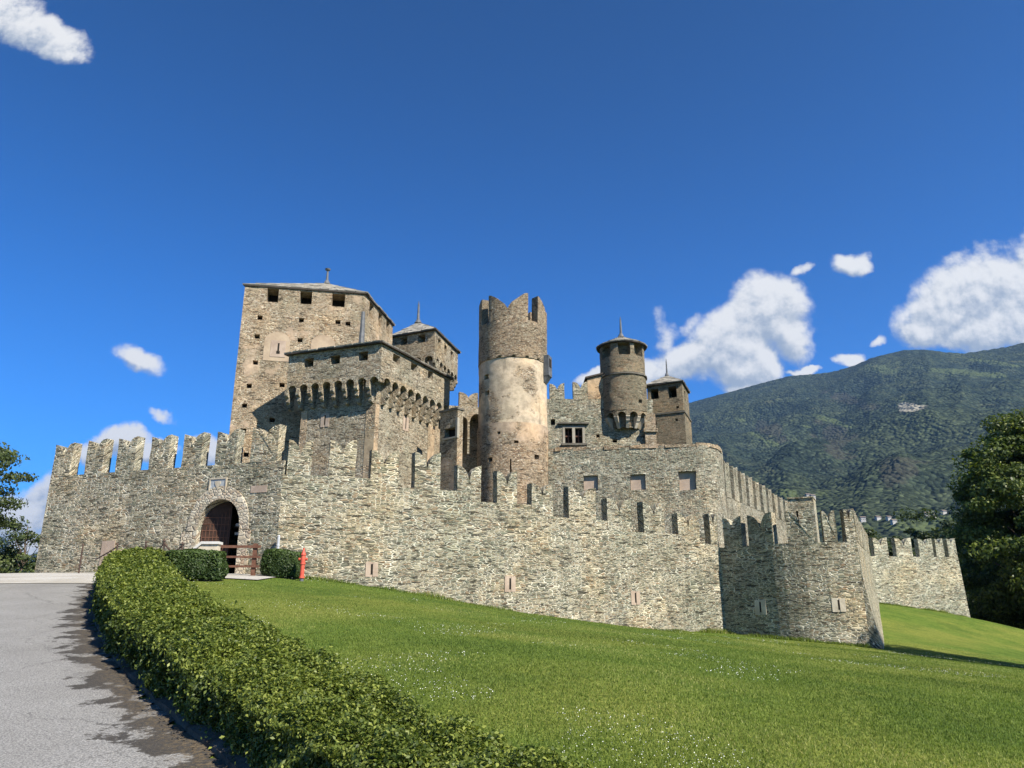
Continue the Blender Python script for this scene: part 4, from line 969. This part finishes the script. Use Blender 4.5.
# ------------------------------------------------------------------ foliage
def leaf_mesh(name, Pn, size, m, parent=None, up=.35, nrm=None, aspect=.55, rbias=None, fold=.25):
    n = len(Pn); P = np.asarray(Pn, float); size = np.broadcast_to(np.asarray(size, float), (n,))
    nr = rng.normal(size=(n, 3)); 
    if nrm is not None: nr = nr*.75+nrm*1.0
    nr[:, 2] += up; nr /= np.linalg.norm(nr, axis=1)[:, None]
    a = rng.normal(size=(n, 3)); a -= nr*(a*nr).sum(1)[:, None]; a /= np.linalg.norm(a, axis=1)[:, None]; b_ = np.cross(nr, a)
    L = size[:, None]*.5; Wd = L*aspect
    v = np.stack([P-a*L, P+b_*Wd+nr*L*fold, P+a*L, P-b_*Wd+nr*L*fold], 1).reshape(-1, 3).astype(np.float32)
    me = bpy.data.meshes.new(name); me.vertices.add(4*n); me.vertices.foreach_set('co', v.ravel())
    me.loops.add(4*n); me.loops.foreach_set('vertex_index', np.arange(4*n, dtype=np.int32)); me.polygons.add(n)
    me.polygons.foreach_set('loop_start', np.arange(0, 4*n, 4, dtype=np.int32)); me.polygons.foreach_set('loop_total', np.full(n, 4, np.int32))
    r = rng.random(n) if rbias is None else np.clip(rng.random(n)*.6+rbias, 0, 1)
    at3 = me.attributes.new('rnd', 'FLOAT', 'FACE'); at3.data.foreach_set('value', r.astype(np.float32))
    me.update(calc_edges=True); me.materials.append(M[m]); return link(name, me, parent)
def vnoise(P, sc, seed=0): return np.array([noise.noise(Vector((p[0]*sc+seed, p[1]*sc, p[2]*sc))) for p in P])
# main hedge along the road
hedge = empty('clipped_hedge', (HC[60][0], HC[60][1], 1), 'long clipped green hedge curving along the road up to the gate', 'hedge')
T_ = np.gradient(HC, axis=0); T_ /= np.linalg.norm(T_, axis=1)[:, None]; NRM = np.stack([T_[:, 1], -T_[:, 0]], 1)      # towards the lawn
Lc = np.concatenate([[0], np.cumsum(np.linalg.norm(np.diff(HC, axis=0), axis=1))])
def hsec(l):      # height and width of the hedge at length l
    y = np.interp(l, Lc, HC[:, 1]); h = np.interp(y, [2, 4.2, 6, 9, 12, 20, 25], [.52, .52, .57, .66, .76, .97, .9]); w = np.interp(y, [2, 4.2, 6, 7.5, 12, 20, 25.7], [.82, .82, .98, 1.10, 1.3, 1.5, 1.3]); return h, w
def hedge_pts(n, lmin=0, lmax=None):
    lmax = lmax or Lc[-1]
    dens_ = np.interp(np.interp(Lc, Lc, HC[:, 1]), [2, 6, 12, 25], [1.0, .8, .38, .16]); cdf = np.cumsum(dens_); cdf = (cdf-cdf[0])/(cdf[-1]-cdf[0])
    l = np.interp(rng.random(n), cdf, Lc); h, w = hsec(l)
    # perimeter parameter: front face, rounded top, back face
    q = rng.random(n); ff_ = .42; tp = .44
    s_ = np.where(q < ff_, 0, np.where(q < ff_+tp, (q-ff_)/tp, 1)); z = np.where(q < ff_, rng.random(n)**.8, np.where(q < ff_+tp, 1, rng.random(n)))
    c = np.abs(s_-.5)*2; z = z*(1-.16*c**3); depth = rng.exponential(.075, n)
    cx = np.interp(l, Lc, HC[:, 0]); cy = np.interp(l, Lc, HC[:, 1]); nx = np.interp(l, Lc, NRM[:, 0]); ny = np.interp(l, Lc, NRM[:, 1])
    off = s_*w; off = off+np.where(q < ff_, depth, np.where(q >= ff_+tp, -depth, 0)); zz = z*h-np.where((q >= ff_) & (q < ff_+tp), depth, 0)
    x = cx+nx*off; y = cy+ny*off
    P = np.stack([x, y, zz], 1); bu = vnoise(P, 1.6)*.15+vnoise(P, 5.5, 9)*.13
    sgn = np.where(q < ff_, -1, np.where(q >= ff_+tp, 1, 0)); x = x+nx*sgn*bu; y = y+ny*sgn*bu; zz = zz+np.where(sgn == 0, bu, 0)
    zz = np.maximum(zz, .05+.12*(sgn == -1)*rng.random(n)); 
    N3 = np.stack([nx*sgn, ny*sgn, (sgn == 0)*1.0], 1)
    P = np.stack([x, y, ground(x, y)+zz], 1); size = np.interp(cy, [2, 6, 12, 25], [.028, .033, .052, .085])*rng.uniform(.7, 1.25, n)
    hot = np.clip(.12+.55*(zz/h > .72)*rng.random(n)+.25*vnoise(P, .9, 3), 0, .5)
    return P, size, N3, hot
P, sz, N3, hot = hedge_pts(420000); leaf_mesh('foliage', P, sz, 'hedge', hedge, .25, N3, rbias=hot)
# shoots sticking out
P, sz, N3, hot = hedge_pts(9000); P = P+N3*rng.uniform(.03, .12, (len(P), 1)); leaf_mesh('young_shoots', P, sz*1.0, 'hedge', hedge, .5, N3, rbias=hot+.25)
def ribbon(name, offs, m, parent, extra=0):      # swept cross-section (offset, height factor or metres) along the hedge foot
    b = MB(); rows = []
    for i in range(len(HC)):
        h, w = hsec(Lc[i]); row = []
        for o, z in offs(h, w):
            x, y = HC[i]+NRM[i]*o; b.v.append((x, y, gz(x, y)+z)); b.uv.append((Lc[i], o+z)); row.append(len(b.v)-1)
        rows.append(row)
    for r0, r1 in zip(rows, rows[1:]):
        for k in range(len(r0)-1): b.face([r0[k], r1[k], r1[k+1], r0[k+1]])
    b.face(rows[0]); b.face(rows[-1][::-1]); return b.build(name, m, parent, rough=.03)
ribbon('shade_core', lambda h, w: [(.22, .02), (.20, h*.66), (.32, h*.78), (w-.32, h*.78), (w-.2, h*.66), (w-.22, .02)], 'core', hedge)  # near-black inner body; shade between the leaves is put into its colour
k_ = ribbon('kerb', lambda h, w: [(-.10, -.15), (-.07, .05), (.08, .10), (.12, -.15)], 'kerb', None); tag(k_, kind='structure')
def bush(name, lab, c, w, d_, h, rot, m, n, size, cat='shrub', zoff=0):
    o = empty(name, (c[0], c[1], gz(*c)), lab, cat); cc, ss_ = math.cos(rot), math.sin(rot)
    p = rng.normal(size=(n, 3)); p /= np.abs(p).max(1)[:, None]*.72+np.linalg.norm(p, axis=1)[:, None]*.28
    P0 = p.copy(); p *= 1-rng.exponential(.06, n)[:, None]; bu = vnoise(P0*np.array([w, d_, h])*.5, 2.4, c[0])
    p *= (1+.16*bu)[:, None]; x = p[:, 0]*w/2; y = p[:, 1]*d_/2; z = (p[:, 2]*.5+.5)*h
    X, Y = c[0]+cc*x-ss_*y, c[1]+ss_*x+cc*y
    Nn = np.stack([cc*P0[:, 0]-ss_*P0[:, 1], ss_*P0[:, 0]+cc*P0[:, 1], P0[:, 2]], 1)
    leaf_mesh('foliage', np.stack([X, Y, ground(X, Y)+.04+z+zoff], 1), size*rng.uniform(.7, 1.3, n), m, o, .3, Nn, rbias=np.clip(.15+.3*P0[:, 2]*rng.random(n), 0, .5))
    b = MB(); f = lambda a, dd, zz: (c[0]+cc*a-ss_*dd, c[1]+ss_*a+cc*dd, gz(*c)+zz); b.f_ = f; b.box(-w*.38, w*.38, -d_*.36, d_*.36, -.1, h*.82); b.build('shade_core', 'core', o); return o  # dark inner box, coloured as the shade behind the leaves
bc = at(194, 575, 25.2); bush('box_hedge', 'short clipped box hedge joining the long hedge below the gate ramp', (bc.x, 25.2), 1.9, 1.1, .9, .05, 'hedge_dk', 15000, .085, 'hedge')
bc = at(282, 572, 28.5); bush('box_bush', 'dark squarish bush left of the red hydrant against the wall', (bc.x-.04, 28.6), 1.45, .85, .95, -.1, 'hedge_dk', 11000, .08)

# trees
def tube_chain(b, pts, r0, r1, n=7):
    L = len(pts)-1
    for i in range(L): b.tube(pts[i], pts[i+1], r0+(r1-r0)*i/L, r0+(r1-r0)*(i+1)/L, n, caps=(i == L-1))
def tree(name, lab, base, h, rad, m, nclump, per, size, cat='tree', trunk_r=.25, low=.2, squash=1.0, group=None, seed=1, bias=.0, clump=.22, flat=.55, cover=1.0):
    global rng; R = np.random.default_rng(seed); base = Vector(base); o = empty(name, base, lab, cat, group)
    cz_ = base.z+h*(low+(1-low)/2); rz = h*(1-low)/2; C_ = []
    while len(C_) < nclump:
        p = R.normal(size=3); p /= np.linalg.norm(p); r = R.uniform(.35, 1)**.5
        p = p*r; k = 1+.30*noise.noise(Vector(p)*1.7+Vector((seed, 0, 0))); p *= k
        wz = 1-.25*max(0, p[2])
        C_.append((base.x+p[0]*rad*wz, base.y+p[1]*rad*wz*squash, cz_+p[2]*rz, r))
    C_ = np.array(C_); idx = R.integers(0, nclump, nclump*per)
    cr = rad*clump*R.uniform(.6, 1.3, nclump)
    v = R.normal(size=(nclump*per, 3)); v /= np.linalg.norm(v, axis=1)[:, None]; rr_ = R.random(nclump*per)**.45
    P = C_[idx, :3]+v*(cr[idx]*rr_)[:, None]*np.array([1, 1, flat])
    out = P-np.array([base.x, base.y, cz_]); out /= np.linalg.norm(out, axis=1)[:, None]
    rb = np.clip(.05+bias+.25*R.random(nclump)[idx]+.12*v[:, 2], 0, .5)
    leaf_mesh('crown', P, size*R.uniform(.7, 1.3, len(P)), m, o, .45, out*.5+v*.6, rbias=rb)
    b = MB(); top = Vector((base.x, base.y, base.z+h*.86)); pts = [Vector((base.x, base.y, base.z-.3))]
    for k in range(1, 6): pts.append(Vector((base.x+R.normal()*.05*rad, base.y+R.normal()*.05*rad, base.z+h*.86*k/5)))
    tube_chain(b, pts, trunk_r, trunk_r*.2, 8); tk = b.build('trunk', 'bark', o, smooth=True)
    for j in R.choice(nclump, min(26, nclump), replace=False):
        c = Vector(C_[j, :3]); t = min(.95, max(.15, (c.z-base.z)/h*.75)); i = min(int(t*5), 4); s = pts[i].lerp(pts[i+1], t*5-i); mid = s.lerp(c, .5)+Vector((0, 0, -.06*rad))
        b = MB(); tube_chain(b, [s, mid, c], trunk_r*.32, trunk_r*.07, 6); b.build('limb', 'bark', o, smooth=True)
    return o
tree('broadleaf_tree', 'big dark broadleaf tree filling the right edge beyond the wall end', (46.0, 67, gz(46.0, 67)), 21.5, 7.4, 'leafR', 260, 330, .34, trunk_r=.5, low=.03, seed=11, clump=.22)
tree('broadleaf_tree', 'dark lower tree just behind the right end of the far wall', (47.0, 74, gz(47, 74)), 14.5, 5.0, 'leafR', 130, 200, .36, trunk_r=.3, low=.0, seed=5, clump=.26)
tree('broadleaf_tree', 'low tree between the big tree and the lawn edge at far right', (43.5, 60.5, gz(43.5, 60.5)), 9.0, 4.4, 'leafR', 110, 200, .3, trunk_r=.22, low=.0, seed=8, clump=.28)
tree('shade_tree', 'tall tree beside the lawn throwing its shadow toward the bastion', (27.4, 26.4, gz(27.4, 26.4)), 15.0, 4.3, 'leafR', 130, 190, .34, trunk_r=.35, low=.25, seed=21, clump=.3)
tree('spreading_tree', 'leafy tree reaching in from the left edge before the sky', (-16.9, 20.0, gz(-16.9, 20)), 5.2, 3.9, 'leafL', 270, 190, .11, trunk_r=.2, low=.16, seed=31, clump=.16, flat=.35)
for i, (px, d, hh, rad, lab) in enumerate([(3, 62, 5.0, 3.4, 'dark scrub tree at the far left edge behind the forecourt'), (22, 60, 6.4, 2.8, 'dark scrub tree touching the left wall corner')]):
    x = at(px, 560, d).x; tree('scrub_tree', lab, (x, d, gz(x, d)), hh-gz(x, d)+2.8, rad, 'leafL', 60, 130, .24, trunk_r=.15, low=.0, seed=40+i, clump=.3)
for i, (px, py, d, rad, lab) in enumerate([(868, 524, 120, 5.5, 'leafy tree over the joint of side wall and far wall'), (886, 531, 140, 5.5, 'rounded tree over the leftmost far wall merlons'), (903, 528, 128, 5, 'rounded tree above the middle of the far wall'),
                                  (918, 517, 115, 6, 'tallest pale tree of the group above the far wall'), (937, 524, 122, 5.5, 'tree above the last far wall merlons'), (956, 516, 132, 6.5, 'valley tree half hidden by the big right tree')]):
    p = at(px, py, d); gb_ = gz(p.x, p.y); tree('valley_tree', lab, (p.x, p.y, gb_), p.z-gb_, rad, 'leafB', 70, 110, .62, trunk_r=.3, low=.1, seed=60+i, group='trees beyond the far wall', bias=.08, clump=.28)

# grass blades and clover
def grass(n):
    # denser towards the viewer
    d = 3.2*np.exp(rng.random(n)*math.log(40/3.2)); u = rng.uniform(-.42, .78, n); x = u*d; y = d
    ok = np.ones(n, bool)
    # distance from hedge foot on lawn side
    A_ = np.stack([x, y], 1); dm = np.full(n, 1e9); sg = np.zeros(n)
    for i in range(0, len(HC), 2):
        dd = (x-HC[i, 0])**2+(y-HC[i, 1])**2; cr = T_[i, 0]*(y-HC[i, 1])-T_[i, 1]*(x-HC[i, 0]); mk = dd < dm; dm = np.where(mk, dd, dm); sg = np.where(mk, cr, sg)
    ok &= (sg < 0) & (np.sqrt(dm) > .9); ok &= ~((x < -8.4) & (y > 25.9))
    # keep off the inside of the castle
    wx = np.array([-9, -4.4, .35, 5, 10.2, 12.5, 15.2, 28.5, 34.5]); wy = np.array([29.5, 31.2, 33, 36, 38.4, 35.4, 34.3, 60, 58]); ok &= y < np.interp(x, wx, wy)-.02
    return x[ok], y[ok], d[ok]
x, y, d = grass(420000); n = len(x); z = ground(x, y); hgt = rng.uniform(.014, .036, n)*np.interp(d, [3, 12, 40], [1, .85, .8]); wd = np.interp(d, [3, 10, 40], [.0035, .006, .014])
an = rng.random(n)*2*PI; dx, dy = np.cos(an)*wd, np.sin(an)*wd; lx, ly = rng.normal(size=n)*hgt*.5, rng.normal(size=n)*hgt*.5
v = np.stack([np.stack([x-dx, y-dy, z-.004], 1), np.stack([x+dx, y+dy, z-.004], 1), np.stack([x+lx, y+ly, z+hgt], 1)], 1).reshape(-1, 3).astype(np.float32)
me = bpy.data.meshes.new('grass_blades')
fx_ = [ff(ff.L*t, -.0, 0) for t in rng.random(5000)]+[fb(fb.L*t, -.0, 0) for t in rng.random(2600)]+[ffar(ffar.L*t, 0, 0) for t in rng.random(2000)]
tx = np.array([p_[0] for p_ in fx_]); ty = np.array([p_[1] for p_ in fx_])-.03-rng.exponential(.07, len(fx_)); tz = ground(tx, ty); m_ = len(tx)
th_ = rng.uniform(.05, .17, m_)*(1+np.array([noise.noise(Vector((a, b_, 2.0))) for a, b_ in zip(tx*.9, ty*.9)])*1.4).clip(.2, 3); ta = rng.random(m_)*2*PI; tw = .016
x = np.concatenate([x, tx]); y = np.concatenate([y, ty]); n = len(x)
tv = np.stack([np.stack([tx-np.cos(ta)*tw, ty-np.sin(ta)*tw, tz-.01], 1), np.stack([tx+np.cos(ta)*tw, ty+np.sin(ta)*tw, tz-.01], 1), np.stack([tx+rng.normal(size=m_)*th_*.3, ty+rng.normal(size=m_)*th_*.3, tz+th_], 1)], 1).reshape(-1, 3).astype(np.float32)
v = np.concatenate([v, tv])
me.vertices.add(3*n); me.vertices.foreach_set('co', v.ravel()); me.loops.add(3*n); me.loops.foreach_set('vertex_index', np.arange(3*n, dtype=np.int32)); me.polygons.add(n)
me.polygons.foreach_set('loop_start', np.arange(0, 3*n, 3, dtype=np.int32)); me.polygons.foreach_set('loop_total', np.full(n, 3, np.int32))
pt = np.array([noise.noise(Vector((a*.35, b_*.35, 0))) for a, b_ in zip(x[::1], y[::1])]); a3 = me.attributes.new('rnd', 'FLOAT', 'FACE'); a3.data.foreach_set('value', np.clip(rng.random(n)*.75+.12+pt*.5, 0, 1).astype(np.float32))
me.update(calc_edges=True); me.materials.append(M['grassb']); o = link('grass', me); tag(o, 'short mown grass blades covering the lawn', 'grass', kind='stuff')
x, y, d = grass(60000); pt = np.array([noise.noise(Vector((a*.45+9, b_*.45, 3))) for a, b_ in zip(x, y)]); k = (pt > .2) & (rng.random(len(x)) < .5) & (d > 5); x, y, d = x[k], y[k], d[k]
P = np.stack([x, y, ground(x, y)+.045+.02*(d/20)], 1); o = leaf_mesh('clover_flowers', P, np.interp(d, [5, 12, 40], [.009, .014, .024]), 'clover', None, 2.0, aspect=.9); tag(o, 'tiny white clover heads scattered in the lawn', 'clover', kind='stuff')

# ------------------------------------------------------------------ small things by the gate
def frame_at(px, py, d, ang=0):
    p = at(px, py, d); p.z = gz(p.x, d); c, s = math.cos(ang), math.sin(ang)
    return p, (lambda a, dd, z: (p.x+c*a-s*dd, d+s*a+c*dd, p.z+z))
# ramp parapet with pale coping
p, f = frame_at(200, 560, 27.2, .0)
x0, x1, x2 = at(183, 560, 27.2).x-p.x, at(201, 560, 27.2).x-p.x, at(216, 560, 27.2).x-p.x
za2, zb2 = at(190, 553, 27.2).z-p.z, at(208, 541.5, 27.2).z-p.z
o = empty('ramp_parapet', p, 'low sloping stone parapet with pale coping before the gateway', 'parapet')
b = MB(f, 2); b.extrude([(x0, -.3), (x2, -.3), (x2, zb2-.09), (x1, zb2-.09), (x0, za2-.3)], 0, .3); b.f = [fc_[::-1] for fc_ in b.f]; b.build('masonry', 'sand', o, rough=.008)
b = MB(f, 2); b.extrude([(x0-.1, za2-.3), (x1-.02, zb2-.088), (x2+.05, zb2-.088), (x2+.05, zb2), (x1-.05, zb2), (x0-.1, za2-.2)], -.06, .36); b.f = [fc_[::-1] for fc_ in b.f]; b.build('coping', 'conc', o)
# wooden fence
p, f = frame_at(218, 570, 28.2, .04)
o = empty('wooden_fence', p, 'brown wooden post and rail fence beside the gate opening', 'fence')
L = at(253, 570, 28.2).x-p.x
def hb2(py): return at(235, py, 28.2).z-p.z
for a in (.0, L): b = MB(f); b.box(a-.07, a+.07, -.07, .07, -.1, hb2(543.5)); b.build('post', 'wood', o)
for py, t_ in ((545.5, .09), (556, .07), (565.5, .07)): b = MB(f); zc2 = hb2(py); b.box(-.35, L+.22, -.125, -.075, zc2-t_, zc2+.0); b.build('rail', 'wood', o)
# chain posts
cps = [(83, 545.5, 30.5), (117.5, 545, 28.8), (146, 542.5, 27.9), (164.5, 541, 27.3), (182.5, 544, 27.0)]
o = empty('chain_barrier', (at(130, 560, 28).x, 28, 2.8), 'row of rusty iron posts linked by sagging chain before the gate wall', 'barrier')
tops = []
for px, py, d in cps:
    t = at(px, py, d); gq = gz(t.x, d); tops.append(Vector((t.x, d, t.z))); b = MB(); b.tube((t.x, d, gq-.1), (t.x, d, t.z), .032, .028, 8); b.tube((t.x, d, t.z), (t.x, d, t.z+.07), .05, .02, 8); b.build('post', 'iron', o)
for i in (1, 3):
    a, c = tops[i], tops[i+1] if i != 1 else tops[0].lerp(tops[1], .45)+Vector((0, 0, -.45)); b = MB(); pr = None
    sag = .22 if i != 1 else .02
    for k in range(13):
        t = k/12; w = a.lerp(c, t)-Vector((0, 0, sag*4*t*(1-t)+.06))
        if pr is not None: b.tube(pr, w, .02 if k % 2 else .032, None, 5)
        pr = w
    b.build('chain', 'iron', o)
a, c = tops[2], tops[3]; b = MB(); pr = None
for k in range(13):
    t = k/12; w = a.lerp(c, t)-Vector((0, 0, .3*4*t*(1-t)+.06))
    if pr is not None: b.tube(pr, w, .02 if k % 2 else .032, None, 5)
    pr = w
b.build('chain', 'iron', o)
# pale pipe post
p, f = frame_at(276.5, 565, 29.4); zt2 = at(276.5, 536.5, 29.4).z
b = MB(); b.tube((p.x, p.y, p.z-.1), (p.x, p.y, zt2), .05, .05, 10); b.tube((p.x, p.y, zt2), (p.x, p.y, zt2+.05), .06, .03, 10); b.tube((p.x, p.y, zt2-.35), (p.x, p.y, zt2-.3), .062, .062, 10)
o = b.build('steel_pipe_post', 'steel'); tag(o, 'slim pale metal pipe standing behind the dark bush', 'pipe')
# hydrant
p = at(302.0, 574, 27.8); p.z = gz(p.x, 27.8); ht = at(302.0, 548, 27.8).z-p.z
o = empty('fire_hydrant', p, 'red fire hydrant with grey foot at the lawn edge by the wall', 'hydrant')
b = MB(); x, y, z = p; b.tube((x, y, z+.14), (x, y, z+.5*ht), .075, .07, 14); b.tube((x, y, z+.5*ht), (x, y, z+.55*ht), .095, .095, 14); b.tube((x, y, z+.55*ht), (x, y, z+.78*ht), .08, .075, 14); b.tube((x, y, z+.1), (x, y, z+.15), .10, .10, 14); b.build('body', 'red', o, smooth=False)
b = MB(); b.tube((x, y, z+.78*ht), (x, y, z+.82*ht), .095, .09, 14); b.tube((x, y, z+.82*ht), (x, y, z+.93*ht), .075, .035, 14); b.tube((x, y, z+.93*ht), (x, y, z+ht), .035, .03, 6); b.build('cap', 'red', o)
for s in (-1, 1): b = MB(); b.tube((x+s*.06, y, z+.66*ht), (x+s*.13, y, z+.66*ht), .04, .042, 10); b.tube((x+s*.13, y, z+.66*ht), (x+s*.15, y, z+.66*ht), .05, .05, 8); b.build('outlet', 'red', o)
b = MB(); b.tube((x, y, z-.15), (x, y, z+.1), .07, .07, 12); b.build('foot', 'lead', o)

# ------------------------------------------------------------------ haze: the air up to the mountains
b = MB(); b.box(-11500, 11500, -9400, 11400, -16, 1950); hz = b.build('haze', 'void'); hz.data.materials.clear()
m = bpy.data.materials.new('valley_air'); m.use_nodes = True; g = N(m.node_tree)
vp = g.n('ShaderNodeVolumePrincipled', {'Color': (.36, .62, 1.0), 'Density': 4.2e-5, 'Anisotropy': .2}); ou = g.n('ShaderNodeOutputMaterial'); g.set(ou, 'Volume', vp)
hz.data.materials.append(m); tag(hz, kind='stuff')
